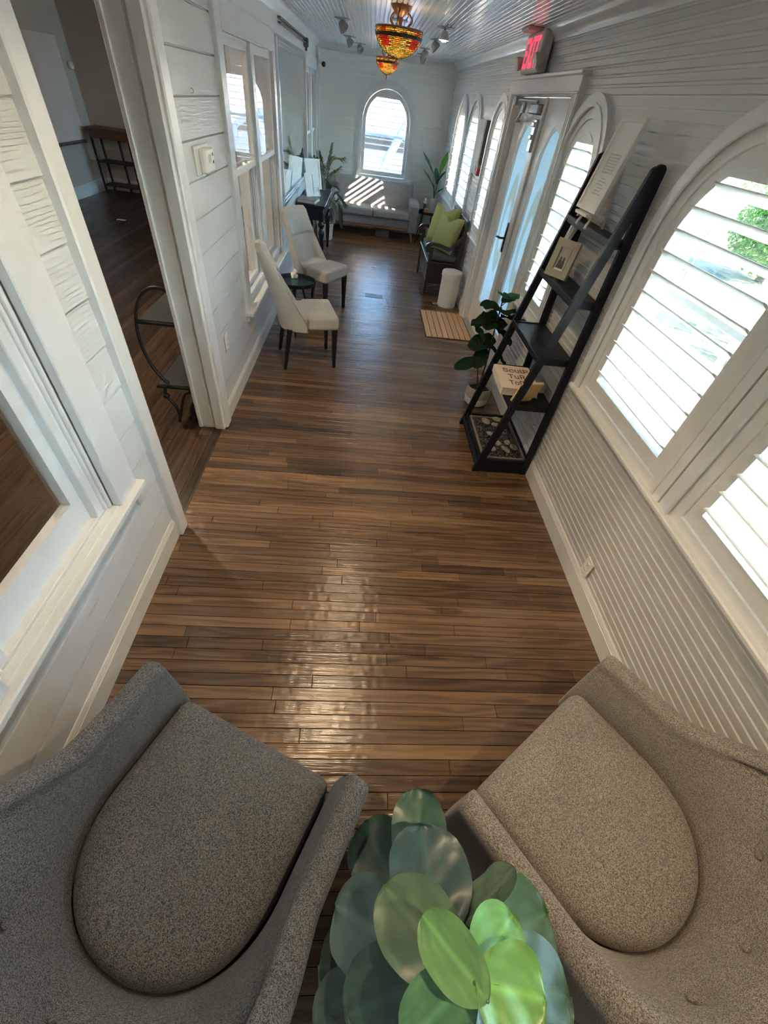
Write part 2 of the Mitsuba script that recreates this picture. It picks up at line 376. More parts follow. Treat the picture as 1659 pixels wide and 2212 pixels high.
# baseboards
def baseb(y0, y1, side):
    pts = [(0, 0), (.016, 0), (.016, .105), (.013, .108), (.013, .113), (.016, .117), (.012, .124), (.012, .128), (.008, .135), (0, .137)]
    m = extr(sg.Polygon(pts), y1 - y0)
    if side == 'L': return basis(m, (1, 0, 0), (0, 0, 1), (0, -1, 0), (XL, y1, 0))
    if side == 'R': return basis(m, (-1, 0, 0), (0, 0, 1), (0, 1, 0), (XR, y0, 0))
    return basis(m, (0, -1, 0), (0, 0, 1), (-1, 0, 0), (y1, YF, 0))
k = struct('baseboard_left', 'white beaded baseboard below the lap siding', 'baseboard', baseb(-1.3, 1.625, 'L'), 'trim_warm', 30)
part(k, 'run', baseb(2.80, 9.96, 'L'), 'trim_warm', 30)
k = struct('baseboard_right', 'white beaded baseboard below the arched windows', 'baseboard', baseb(-1.3, 3.80, 'R'), 'trim_warm', 30)
part(k, 'run', baseb(5.72, YF, 'R'), 'trim_warm', 30)
struct('baseboard_far', 'white baseboard behind the sofa', 'baseboard', baseb(XL, XR, 'F'), 'trim_warm', 30)
# opening trim
k = struct('trim_7', 'white corner board on the near side of the opening to the dim room', 'trim', box(-1.0, -.938, 1.602, 1.692, 0, 2.3, .006), 'trim_paint')
part(k, 'jamb', box(-1.15, -.985, 1.672, 1.70, 0, 2.16, .003), 'trim_paint')
k = struct('trim_8', 'white jamb and casing on the far side of the opening, beside the thermostat', 'trim', box(-1.147, -.985, 2.70, 2.735, 0.012, 2.16, .003), 'trim_paint')
part(k, 'stop', box(-1.16, -1.135, 2.688, 2.74, 0, 2.16, .004), 'trim_paint')
part(k, 'bead', box(-1.063, -1.058, 2.697, 2.703, .012, 2.16), 'trim_paint')
part(k, 'casing', box(-1.035, -.962, 2.672, 2.80, .0, 2.26, .008), 'trim_paint')
part(k, 'casing_edge', box(-.975, -.942, 2.692, 2.80, .008, 2.26, .008), 'trim_paint')
struct('trim_9', 'white head casing over the opening to the dim room', 'trim', box(-1.15, -.942, 1.60, 2.80, 2.15, 2.27, .005), 'trim_paint')
struct('trim_10', 'thin dark floor seam across the opening to the dim room', 'threshold', box(-.996, -.984, 1.70, 2.70, -.012, .0025, .001), 'espresso')
# ---------------------------------------------------------------- arched windows + shutters
ONR = lambda c: (lambda m: basis(m, (0, -1, 0), (0, 0, 1), (-1, 0, 0), (XR, c, 0)))       # u right, v up, w into the room
ONF = lambda m: basis(m, (1, 0, 0), (0, 0, 1), (0, -1, 0), (FWC, YF, 0))
def arched_window(n, R, apex, place, label, slabel, tilt=0.0, tilt_low=None, sill=True, mesh_mul=None):
    zs = apex - R; zb = .815
    k = thing(f'window_{n}', label, 'arched window', kind='structure')
    cut = lambda poly, w0, w1: xf(extr(poly, w1 - w0), t=(0, 0, w0))
    ring = lambda a, b, w0, w1, z0=zb: cut(arch(a, zs, z0).difference(arch(b, zs, z0 + (0 if a - b < .06 else 0))), w0, w1)
    bc = .056
    part(k, 'casing', place(ring(R, R - bc, -.004, .027)), 'trim_paint', 30)
    part(k, 'casing_bead', place(ring(R - .046, R - bc - .008, .020, .034)), 'trim_paint', 30)
    part(k, 'reveal', place(ring(R - bc + .002, R - bc - .012, -.165, -.004)), 'trim_paint', 30)
    rf = R - bc - .059
    o = arch(R - bc - .002, zs, zb).difference(arch(rf, zs, zb + .04))
    part(k, 'shutter_frame', place(cut(o, -.035, .012)), 'shutter_paint', 30)
    # outer sash and pane
    sash = arch(R - bc - .012, zs, zb - .01).difference(arch(R - bc - .06, zs, zb + .05))
    part(k, 'sash', place(cut(sash, -.15, -.11)), 'trim_paint', 30)
    part(k, 'meeting_rail', place(box(-(R - bc - .05), R - bc - .05, 1.40, 1.44, -.145, -.115, .004)), 'trim_paint')
    pv = arch(R - bc - .055, zs, zb + .045); tri = trimesh.creation.triangulate_polygon(pv, engine='earcut')
    sheet = trimesh.Trimesh(np.c_[tri[0], np.full(len(tri[0]), -.13)], tri[1], process=False)
    part(k, 'pane', place(sheet), 'pane_glass')
    if sill:
        part(k, 'sill', place(box(-R - .012, R + .012, zb - .022, zb + .002, -.03, .05, .006)), 'sill_paint')
        part(k, 'apron', place(box(-R, R, zb - .055, zb - .022, -.01, .018, .005)), 'sill_paint')
    # shutter
    s = thing('plantation_shutter', slabel, 'shutter')
    ro = rf - .003; ri = rf - .06; top = min(zs + ri - .055, 1.856 + (apex - 2.082)); bot = zb + .045
    opening = arch(ri, zs, bot + .065).intersection(rect(-2, 0, 2, top))
    panel = arch(ro, zs, bot).difference(opening)
    part(s, 'panel', place(cut(panel, -.027, .004)), 'shutter_paint', 30)
    bead = arch(ri - .002, zs, zs).difference(arch(ri - .010, zs, zs - .01)).intersection(rect(-2, top + .012, 2, 9))
    part(s, 'arch_bead', place(cut(bead, .003, .007)), 'shutter_paint', 30)
    H = top - (bot + .065); nl = int(round(H / .0825)); p = H / nl
    th = np.linspace(0, 2 * PI, 14, endpoint=False)
    sec = np.c_[.044 * np.cos(th), .0052 * np.sin(th) * (1 + .3 * np.cos(th) ** 2)]
    for i in range(nl):
        z = bot + .065 + (i + .5) * p
        hw = ri - .003 if z <= zs + .02 else math.sqrt(max(ri ** 2 - (z + .015 - zs) ** 2, .02 ** 2)) - .004
        a = tilt if (tilt_low is None or z > 1.36) else tilt_low
        w, v = sec[:, 0] * math.cos(a) - sec[:, 1] * math.sin(a), sec[:, 0] * math.sin(a) + sec[:, 1] * math.cos(a)
        V = np.array([[u, z + v[j], w[j] - .012] for u in (-hw, hw) for j in range(14)])
        part(s, 'louver', place(hull(V)), 'shutter_paint', 40)
    part(s, 'tilt_rod', place(box(-ri * .62 - .004, -ri * .62 + .004, top - .42, top - .17, -.07, -.062, .002)), 'shutter_paint')
    return k
names = ['behind the armchair', 'closest to the taupe armchair', 'beside the ladder shelf', 'between the ladder shelf and the double door', 'between the double door and the canvas', 'just past the canvas on the beadboard wall', 'nearest the far right corner']
for i, (c, R) in enumerate(RW):
    arched_window(i + 1, R, APEX, ONR(c), f'white arched window {names[i]}', f'white louvred shutter in the arched window {names[i]}', tilt=(.1, .0, .50, .28, .1, .0, .0)[i])
arched_window(8, FWR, FAP, ONF, 'white arched window in the end wall above the sofa', 'white louvred shutter in the arched window above the grey sofa', tilt=-.05)
# ---------------------------------------------------------------- sash windows of the left wall
def sheet(y0, y1, z0, z1, x):
    return trimesh.Trimesh([[x, y0, z0], [x, y1, z0], [x, y1, z1], [x, y0, z1]], [[0, 1, 2], [0, 2, 3]], process=False)
def sash_pair(k, y0, y1, z0, z1, zm, x=XL - .006, bar=.036):
    j = cat([box(x - .13, x + .004, a, b, c, d, .003) for a, b, c, d in ((y0, y0 + .014, z0, z1), (y1 - .014, y1, z0, z1), (y0, y1, z1 - .02, z1))])
    part(k, 'jamb', j, 'trim_paint')
    ribs = cat([box(x - .030 - .016 * i, x - .018 - .016 * i, a, b, z0, zm, .003) for i in range(3) for a, b in ((y0 + .012, y0 + .022 + .008 * i), (y1 - .022 - .008 * i, y1 - .012))])
    part(k, 'jamb_ribs', ribs, 'trim_paint')
    for nm, xs, a0, a1 in (('upper_sash', x - .014, zm - .02, z1 - .018), ('lower_sash', x - .075, z0, zm + .02)):
        q = frame_poly(y0 + .012, y1 - .012, a0, a1, bar)
        u = part(k, nm, basis(extr(q, .028), (0, 1, 0), (0, 0, 1), (1, 0, 0), (xs - .014, 0, 0)), 'trim_paint')
        part(u, 'pane', sheet(y0 + .012 + bar, y1 - .012 - bar, a0 + bar, a1 - bar, xs + .004), 'pane_glass')
wn = thing('window_9', 'white sash window in the lap siding next to the grey armchair', 'window', kind='structure')
y0, y1, z0, z1 = NW
part(wn, 'casing', cat([box(XL - .005, -.945, y1 + .002, 1.408, z0 - .01, 2.24, .004), box(XL - .005, -.945, .36, y0 - .002, z0 - .01, 2.24, .004), box(XL - .005, -.945, y0, y1, 2.10, 2.24, .004)]), 'trim_paint')
part(wn, 'sill', cat([box(-1.11, -.92, .33, 1.435, z0 - .045, z0 - .012, .006), box(-1.11, -.955, y0, y1, z0 - .012, z0 - .004, .002), box(-1.11, -.995, y0, y1, z0 - .006, z0 + .006, .002)]), 'sill_paint')
part(wn, 'apron', box(XL - .005, -.95, .36, 1.408, z0 - .075, z0 - .044, .004), 'sill_paint')
for s, yy in ((1, y1), (-1, y0)):      # fluted moulding beside the sash
    for i, (d, r) in enumerate(((.012, .009), (.031, .009), (.052, .008))):
        part(wn, 'flute', tube([(XL - .01 - .008 * i, yy - s * d, z0 + .005), (XL - .01 - .008 * i, yy - s * d, 2.10)], r + .001, 10), 'trim_paint', 50)
    part(wn, 'jamb', box(-1.13, XL - .018, yy - s * .085, yy + s * .002, z0, 2.10, .004), 'trim_paint')
for nm, xs, a0, a1 in (('upper_sash', -1.005, 1.36, 2.09), ('lower_sash', -1.04, z0 + .0, 1.42)):
    q = rect(y0 + .08, a0, y1 - .08, a1).difference(rect(y0 + .14, a0 + .13 if nm == 'lower_sash' else a0 + .06, y1 - .14, a1 - .06))
    u = part(wn, nm, basis(extr(q, .035), (0, 1, 0), (0, 0, 1), (1, 0, 0), (xs - .018, 0, 0)), 'trim_paint')
    part(u, 'pane', sheet(y0 + .13, y1 - .13, a0 + .05, a1 - .05, xs), 'pane_glass')
def twin(n, pair, ca, cb, label):
    k = thing(f'window_{n}', label, 'window', kind='structure')
    xf0, xf1 = XL - .005, -.945
    part(k, 'casing', cat([box(xf0, xf1, ca, pair[0][0], .49, 2.24, .005), box(xf0, xf1, pair[1][1], cb, .49, 2.24, .005), box(xf0, xf1, pair[0][0], pair[1][1], 2.10, 2.24, .005)]), 'trim_paint')
    part(k, 'mullion', box(xf0 - .1, xf1 - .006, pair[0][1], pair[1][0], .5, 2.10, .005), 'trim_paint')
    part(k, 'sill', box(-1.11, -.905, ca - .03, cb + .02, .455, .492, .007), 'sill_paint')
    part(k, 'apron', box(XL - .005, -.945, ca, cb, .40, .457, .005), 'sill_paint')
    for a, b in pair: sash_pair(k, a, b, .53, 2.10, 1.395)
    part(k, 'bottom_stop', box(-1.1, XL - .01, pair[0][0], pair[1][1], .49, .535, .003), 'trim_paint')
twin(10, MW, 3.745, 5.835, 'white twin sash window behind the two beige dining chairs')
twin(11, PW, 8.32, 9.96, 'white twin sash window beyond the mirror, near the sofa')
# ---------------------------------------------------------------- double door in the right wall
d = thing('door_1', 'white double door with tall frosted arched glass and black lever handle', 'door', kind='structure')
X1 = XR - .045
for (a, b) in ((3.795, 3.91), (5.60, 5.72)):
    q = [(a, XR), (a, X1 + .012), (a + .010, X1)] + [(a + t * (b - a), X1 + dx) for t, dx in ((.3, 0), (.34, .008), (.40, .008), (.44, 0), (.60, 0), (.64, .008), (.70, .008), (.74, 0))] + [(b - .01, X1), (b, X1 + .012), (b, XR)]
    m = extr(sg.Polygon([(-x, y) for y, x in q]), 2.16)      # a: -x, b: y
    part(d, 'casing', basis(m, (-1, 0, 0), (0, 1, 0), (0, 0, 1), (0, 0, 0)).copy() if False else xf(extr(sg.Polygon([(x, y) for y, x in q]), 2.16), t=(0, 0, 0)), 'trim_warm')
part(d, 'head_casing', cat([box(X1, XR + .01, 3.795, 5.72, 2.075, 2.165, .004), box(X1 - .02, XR, 3.775, 5.74, 2.160, 2.185, .006), box(X1 - .006, XR, 3.795, 5.72, 2.07, 2.085, .004)]), 'trim_warm')
part(d, 'jamb', cat([box(XR - .02, 1.50, 3.86, 3.915, 0, 2.08, .003), box(XR - .02, 1.50, 5.545, 5.61, 0, 2.08, .003), box(XR - .02, 1.50, 3.9, 5.6, 2.065, 2.10, .003)]), 'trim_warm')
part(d, 'threshold', box(1.355, 1.55, 3.91, 5.60, -.01, .022, .006), 'threshold')
def leaf_door(y0, y1, gy0, gy1, hinge_far):
    xa, xb = 1.415, 1.455
    R = (gy1 - gy0) / 2; c = (gy0 + gy1) / 2; zs = 1.905 - R * 1.15
    t = np.linspace(0, PI, 30)
    hole = sg.Polygon([(gy0, .33), *[(c - R * math.cos(a), zs + R * 1.15 * math.sin(a)) for a in t], (gy1, .33)])
    k = part(d, 'leaf', basis(extr(rect(y0 + .003, .026, y1 - .003, 2.06).difference(hole), xb - xa), (0, 1, 0), (0, 0, 1), (1, 0, 0), (xa, 0, 0)), 'trim_warm', 30)
    part(k, 'glass_bead', basis(extr(hole.difference(hole.buffer(-.016)), xb - xa - .01), (0, 1, 0), (0, 0, 1), (1, 0, 0), (xa + .002, 0, 0)), 'trim_warm', 30)
    tv, tf = trimesh.creation.triangulate_polygon(hole.buffer(-.01), engine='earcut')
    part(k, 'frosted_glass', trimesh.Trimesh(np.c_[np.full(len(tv), xa + .02), tv], tf, process=False), 'frosted', label='frosted glass with an etched oval swirl')
    return k
k1 = leaf_door(4.672, 5.545, 4.82, 5.28, True)
k2 = leaf_door(3.915, 4.668, 4.03, 4.50, False)
part(k1, 'astragal', box(1.395, 1.418, 4.645, 4.70, .03, 2.06, .006), 'trim_warm')
h = part(k1, 'handle_plate', box(1.385, 1.397, 4.745, 4.785, .95, 1.20, .006), 'black_gloss')
part(k1, 'lever', tube(catmull([(1.39, 4.765, 1.07), (1.345, 4.765, 1.07), (1.335, 4.80, 1.07), (1.335, 4.875, 1.062), (1.345, 4.89, 1.055)]), .009, 10), 'black_gloss', True)
h = part(k2, 'lock_plate', box(1.402, 1.417, 4.00, 4.04, 1.28, 1.50, .006), 'trim_warm')
part(k2, 'latch', cat([box(1.385, 1.405, 3.985, 4.02, 1.47, 1.545, .006), box(1.375, 1.388, 3.98, 4.0, 1.44, 1.53, .004)]), 'black_gloss')
part(k1, 'door_closer', cat([box(1.36, 1.416, 4.72, 4.98, 1.955, 2.02, .008), box(1.335, 1.36, 5.08, 5.16, 1.95, 2.03, .006), tube([(1.37, 4.80, 2.03), (1.30, 5.1, 2.03), (1.37, 5.42, 2.035)], .012, 8), box(1.33, 1.40, 5.40, 5.46, 2.0, 2.06, .004), tube([(1.345, 5.12, 1.97), (1.36, 5.3, 1.90), (1.40, 5.38, 1.90)], .014, 8)]), 'steel')
part(k1, 'bracket', cat([box(1.375, 1.416, 4.70, 4.79, 1.72, 1.93, .005), box(1.36, 1.38, 4.71, 4.78, 1.80, 1.83, .004), box(1.36, 1.38, 4.71, 4.78, 1.88, 1.91, .004)]), 'steel')
# ---------------------------------------------------------------- small fixtures on the walls
def outlet(name, label, x, y, z, side):
    k = thing(name, label, 'outlet')
    s = 1 if side == 'L' else -1
    o = (x, y, z)
    P = lambda m: xf(m, t=o)
    part(k, 'plate', P(box(0, s * .006, -.036, .036, -.058, .058, .003)), 'white_plastic')
    for dz in (-.021, .021):
        q = part(k, 'socket', P(box(s * .005, s * .009, -.017, .017, dz - .014, dz + .014, .004)), 'white_plastic')
        part(q, 'slots', P(cat([box(s * .0085, s * .0095, a, a + .0022, dz - .001, dz + .007) for a in (-.007, .0055)] + [box(s * .0085, s * .0095, -.002, .002, dz - .009, dz - .005)])), 'ink')
outlet('wall_outlet', 'white double outlet low on the beadboard wall, between ladder shelf and taupe armchair', XR - .008, 1.365, .205, 'R')
outlet('wall_outlet', 'small white outlet cover low on the lap siding below the thermostat', XL + .008, 3.06, .52, 'L')
k = thing('thermostat', 'cream thermostat on the lap siding left of the sash window', 'thermostat')
part(k, 'backplate', box(XL, XL + .016, 3.03, 3.29, 1.485, 1.615, .004), 'trim_warm')
part(k, 'case', rbox(XL + .014, XL + .052, 3.085, 3.265, 1.49, 1.60, .012), 'white_plastic', 40)
part(k, 'display', box(XL + .050, XL + .0535, 3.15, 3.20, 1.535, 1.575, .001), 'soft_ink')
part(k, 'button', box(XL + .05, XL + .0545, 3.222, 3.24, 1.565, 1.578, .001), 'dark_metal')
part(k, 'button', box(XL + .05, XL + .0545, 3.222, 3.24, 1.53, 1.543, .001), 'dark_metal')
k = thing('wall_hook', 'tiny metal hook in the lap siding above the thermostat', 'hook')
part(k, 'wire', tube(catmull([(XL + .005, 3.16, 1.84), (XL + .016, 3.16, 1.838), (XL + .020, 3.16, 1.828), (XL + .014, 3.16, 1.82), (XL + .009, 3.16, 1.826)]), .002, 6), 'steel', True)
# exit sign
k = thing('exit_sign', 'grey illuminated exit sign with red letters above the double door', 'exit sign')
part(k, 'canopy', box(1.18, 1.36, 4.94, 5.16, 2.415, ZC, .008), 'exit_grey')
part(k, 'body', box(1.275, 1.355, 4.76, 5.27, 2.19, 2.42, .012), 'exit_grey')
tm = cat([meshkit.text_mesh('EXIT', .165, .003, True)])
tb = tm.bounds; tm.apply_translation([-(tb[0][0] + tb[1][0]) / 2, -(tb[0][1] + tb[1][1]) / 2, 0]); tm.apply_scale([.40 / (tb[1][0] - tb[0][0]), 1, 1])
lt = basis(tm, (0, -1, 0), (0, 0, 1), (-1, 0, 0), (1.2745, 5.03, 2.305))
kk = part(k, 'letters', lt, 'ink', label='red EXIT letters')
scene[kk].update(emitter={'type': 'area', 'radiance': {'type': 'rgb', 'value': [.30, .012, .03]}})
for yy in (4.725, 5.305):
    q = part(k, 'lamp_head', xf(lathe([(0, -.04), (.028, -.036), (.042, 0), (.045, .028), (.0, .028)], 20), ry=-1.9, t=(1.265, yy, 2.255)), 'exit_grey', 40)
# security camera
k = thing('security_camera', 'small dark lens security camera high in the far left corner', 'camera')
part(k, 'bracket', cat([box(XL + .06, XL + .085, 9.86, 9.93, 2.19, 2.30, .006), tube([(XL + .08, 9.9, 2.2), (XL + .12, 9.86, 2.19)], .012, 8)]), 'white_plastic')
part(k, 'body', xf(lathe([(0, -.05), (.03, -.05), (.036, -.04), (.036, .05), (0, .05)], 20), rx=PI / 2, t=(XL + .155, 9.83, 2.18)), 'white_plastic', 40)
part(k, 'lens', xf(lathe([(0, .012), (.02, .008), (.032, 0), (.032, -.004), (0, -.004)], 20), rx=PI / 2, t=(XL + .155, 9.778, 2.18)), 'black_gloss', 40)
# ceiling lamps
def lamp_emit(rad): return {'type': 'area', 'radiance': {'type': 'rgb', 'value': [rad * c for c in WARM]}}
def downlight(x, y, label, power, r=.062):
    k = thing('downlight', label, 'ceiling light')
    part(k, 'trim_ring', xf(lathe([(r * .72, -.004), (r * .75, -.009), (r * 1.25, -.007), (r * 1.3, 0), (r * 1.3, .006)], 32), t=(x, y, ZC)), 'trim_paint', 50)
    part(k, 'baffle', xf(lathe([(r * .72, -.004), (r * .62, .004), (r * .58, .007), (0, .0072)], 32), t=(x, y, ZC)), 'trim_paint', 50)
    b = part(k, 'bulb', xf(lathe([(0, -.014), (r * .28, -.012), (r * .48, -.004), (r * .5, .004)], 24), t=(x, y, ZC)), 'white_plastic', True)
    scene[b]['emitter'] = lamp_emit(LAMP)
    scene[k + '_beam'] = {'type': 'spot', 'intensity': {'type': 'rgb', 'value': [power * c for c in (1.0, .74, .45)]}, 'cutoff_angle': 62.0, 'beam_width': 22.0,
        'to_world': T().look_at(origin=[x, y, ZC - .02], target=[x, y, 0], up=[0, 1, 0])}
def spot(x, y, az, label, lit=0.0):
    k = thing('ceiling_spotlight', label, 'ceiling light')
    part(k, 'canopy', xf(lathe([(0, -.007), (.080, -.007), (.086, -.004), (.086, 0), (0, 0)], 28), t=(x, y, ZC)), 'spot_grey', 40)
    part(k, 'yoke', xf(tube([(0, 0, 0), (0, 0, -.03)], .012, 8), t=(x, y, ZC - .005)), 'spot_grey')
    tilt = 0.0 if lit else .8
    h = lathe([(0, .03), (.030, .028), (.036, .01), (.052, -.034), (.049, -.034), (.033, .006), (0, .008)], 24)
    part(k, 'shade', xf(h, ry=tilt, rz=az, t=(x, y, ZC - .048)), 'trim_paint' if lit else 'spot_grey', 50)
    if lit:
        b = part(k, 'bulb', xf(lathe([(0, -.046), (.02, -.043), (.034, -.030), (.03, -.012), (.012, -.0)], 20), t=(x, y, ZC - .048)), 'white_plastic', True)
        scene[b]['emitter'] = lamp_emit(lit)
for x, y, az, lb in ((-.36, 6.6, 2.6, 'dark adjustable ceiling spotlight, largest of those left of the amber lamps'), (-.36, 8.45, 2.8, 'dark adjustable ceiling spotlight in the middle of the left row near the end wall'), (-.24, 9.3, 2.2, 'small ceiling spotlight closest to the end wall, left of the amber lamps'),
                     (.665, 7.05, 2.8, 'dark adjustable ceiling spotlight just past the lit lamp on the right'), (.66, 8.35, 2.9, 'dark adjustable ceiling spotlight second past the lit lamp on the right'), (.72, 9.35, 2.4, 'small ceiling spotlight closest to the far right corner')):
    spot(x, y, az, lb)
spot(.64, 5.95, 0, 'lit round ceiling lamp right of the amber bowl lamp', LAMP * 1.1)
spot(.20, 5.98, 0, 'lit round ceiling lamp seen behind the near amber bowl lamp', LAMP * 1.1)
downlight(-.10, 1.45, 'lit recessed ceiling light over the bare floor between the armchairs and the opening', 1.25, .075)
downlight(.02, 2.75, 'lit recessed ceiling light above the floor beside the ladder shelf', 0.75, .075)
downlight(.60, -.12, 'lit recessed ceiling light above the taupe armchair', 0.85, .075)
k = thing('downlight', 'lit recessed ceiling light in the dim room', 'ceiling light')
part(k, 'trim_ring', xf(lathe([(.05, -.004), (.09, -.004), (.09, .01)], 24), t=(-2.6, 3.4, 2.75)), 'trim_paint')
b = part(k, 'bulb', xf(lathe([(0, -.012), (.05, -.01), (.08, 0)], 24), t=(-2.6, 3.4, 2.748)), 'white_plastic', True); scene[b]['emitter'] = lamp_emit(LAMP * 8)
# stained glass bowl pendants
def pendant(x, y, R, zr, zb, label):
    k = thing('bowl_pendant', label, 'pendant lamp')
    H = zr - zb
    prof = np.array([(1, 1), (1.0, .80), (.97, .70), (.90, .52), (.78, .36), (.60, .2), (.38, .08), (.16, .0)])
    pz = catmull(np.c_[prof[:, 0] * R, zb + prof[:, 1] * H, np.zeros(8)], 3)[:, :2]
    nA = 36; th = np.linspace(0, 2 * PI, nA + 1)
    V, F, C, cames = [], [], [], []
    cols = {'amber': (.85, .34, .03), 'gold': (.90, .55, .08), 'red': (.60, .02, .01), 'olive': (.30, .28, .04), 'cream': (.95, .75, .32), 'brown': (.30, .08, .02)}
    at = lambda r, z, t, o=0: (x + (r + o) * math.cos(t), y + (r + o) * math.sin(t), z)
    slant = [.0] * (nA + 1)
    for i in range(len(pz) - 1):
        hz = (pz[i, 1] - zb) / H
        jit = rng.uniform(-.06, .06, nA); jit = np.r_[jit, jit[0]]; off = (i % 2) * PI / nA
        jit2 = rng.uniform(-.07, .07, nA); jit2 = np.r_[jit2, jit2[0]]
        for j in range(nA):
            if hz > .80: c = 'red' if j % 9 == 4 else ['amber', 'gold', 'cream', 'brown'][rng.integers(4)]
            elif hz > .72: c = 'brown' if j % 3 else 'amber'
            elif hz > .38: c = 'red' if j % 9 in (3, 4, 5) else ['gold', 'amber', 'olive', 'cream', 'amber', 'brown'][rng.integers(6)]
            else: c = ['gold', 'olive', 'cream', 'olive', 'amber'][rng.integers(5)]
            col = np.array(cols[c]) * rng.uniform(.6, 1.1); n0 = len(V)
            a0, a1, b1, b0 = th[j] + jit[j] + off, th[j + 1] + jit[j + 1] + off, th[j + 1] + jit2[j + 1] + off, th[j] + jit2[j] + off
            V += [at(*pz[i], a0), at(*pz[i], a1), at(*pz[i + 1], b1), at(*pz[i + 1], b0)]; C += [np.minimum(col, 1)] * 4
            F += [[n0, n0 + 2, n0 + 1], [n0, n0 + 3, n0 + 2]]
            cames.append(tube([at(*pz[i], a0, .0006), at(*pz[i + 1], b0, .0006)], .0018, 3, cap=False))
        cames.append(tube([at(*pz[i], t, .0006) for t in th[:-1]], .0018 if hz < .70 or hz > .82 else .004, 4, closed=True))
    part(k, 'glass_pieces', trimesh.Trimesh(V, F, process=False), 'stained', kind='stuff', color=np.array(C), label='amber, red and olive stained glass pieces')
    part(k, 'lead_lines', cat(cames), 'lead', kind='stuff')
    part(k, 'rim', tube([(x + R * math.cos(t), y + R * math.sin(t), zr) for t in th[:-1]], .007, 8, closed=True), 'bronze', True)
    part(k, 'finial', lathe([(0, zb - .045), (.005, zb - .043), (.006, zb - .01), (.02, zb - .004), (.17 * R, zb + .003), (0, zb + .02)], 20, (x, y, 0)), 'bronze', True)
    part(k, 'canopy', lathe([(.0, zr + .06), (.02, zr + .065), (.05, zr + .085), (.075, ZC - .02), (.085, ZC - .004), (.085, ZC), (0, ZC)] if ZC - zr > .12 else [(0, ZC - .05), (.05, ZC - .045), (.08, ZC - .012), (.085, ZC), (0, ZC)], 28, (x, y, 0)), 'bronze', True)
    part(k, 'stem', lathe([(.012, zb), (.016, zr - .03), (.022, zr), (.014, zr + .02), (.02, zr + .05), (.014, ZC - .02)], 14, (x, y, 0)), 'bronze', True)
    for a in (.3, .3 + 2 * PI / 3, .3 + 4 * PI / 3):
        pts = catmull([(x + q * math.cos(a), y + q * math.sin(a), z) for q, z in ((.04, ZC - .03), (.085, ZC - .05), (.10, zr + .05), (.07, zr + .02), (.055, zr - .02), (.04, zr - .06))])
        part(k, 'arm', tube(pts, .008, 8), 'bronze', True)
    for a in (0, 2.1, 4.2):
        b = part(k, 'bulb', xf(trimesh.creation.icosphere(subdivisions=2, radius=.02), t=(x + .06 * math.cos(a), y + .06 * math.sin(a), zb + H * .72)), 'white_plastic', True)
        scene[b]['emitter'] = {'type': 'area', 'radiance': {'type': 'rgb', 'value': [PEND * c for c in (1, .72, .42)]}}
PEND = 9.0
pendant(.18, 5.1, .19, 2.312, 2.155, 'amber and red stained glass bowl lamp, the nearer and larger of two')
pendant(.165, 8.0, .15, 2.277, 2.132, 'amber stained glass bowl lamp hanging further back, partly behind the larger one')
# ================================================================ ARMCHAIRS
def frame_at(o, F):
    """local x = right of the sitter's view forward, y = forward"""
    A = np.eye(4); A[:3, 0] = (F[1], -F[0], 0); A[:3, 1] = (F[0], F[1], 0); A[:3, 2] = (0, 0, 1); A[:3, 3] = o
    return lambda m: (lambda q: (q.apply_transform(A), q)[1])(m.copy())
def ushape(n, w, straight, depth, p=2.0):
    """points and outward normals of a U: open end at y=0, round end at y=-depth"""
    h = depth - straight
    pts = [( -w, -t * straight) for t in np.linspace(0, 1, n // 3, endpoint=False)]
    for a in np.linspace(PI, 2 * PI, n // 3 * 2):
        ca, sa = math.cos(a), math.sin(a)
        pts.append((w * math.copysign(abs(ca) ** (2 / p), ca), -straight + h * math.copysign(abs(sa) ** (2 / p), sa)))
    pts += [(w, -straight + t * straight) for t in np.linspace(0, 1, n // 3 + 1)[1:]]
    P = np.array(pts); t = np.gradient(P, axis=0); t /= np.linalg.norm(t, axis=1, keepdims=True)
    N = np.c_[t[:, 1], -t[:, 0]]
    if N[0][0] > 0: N = -N
    return P, N
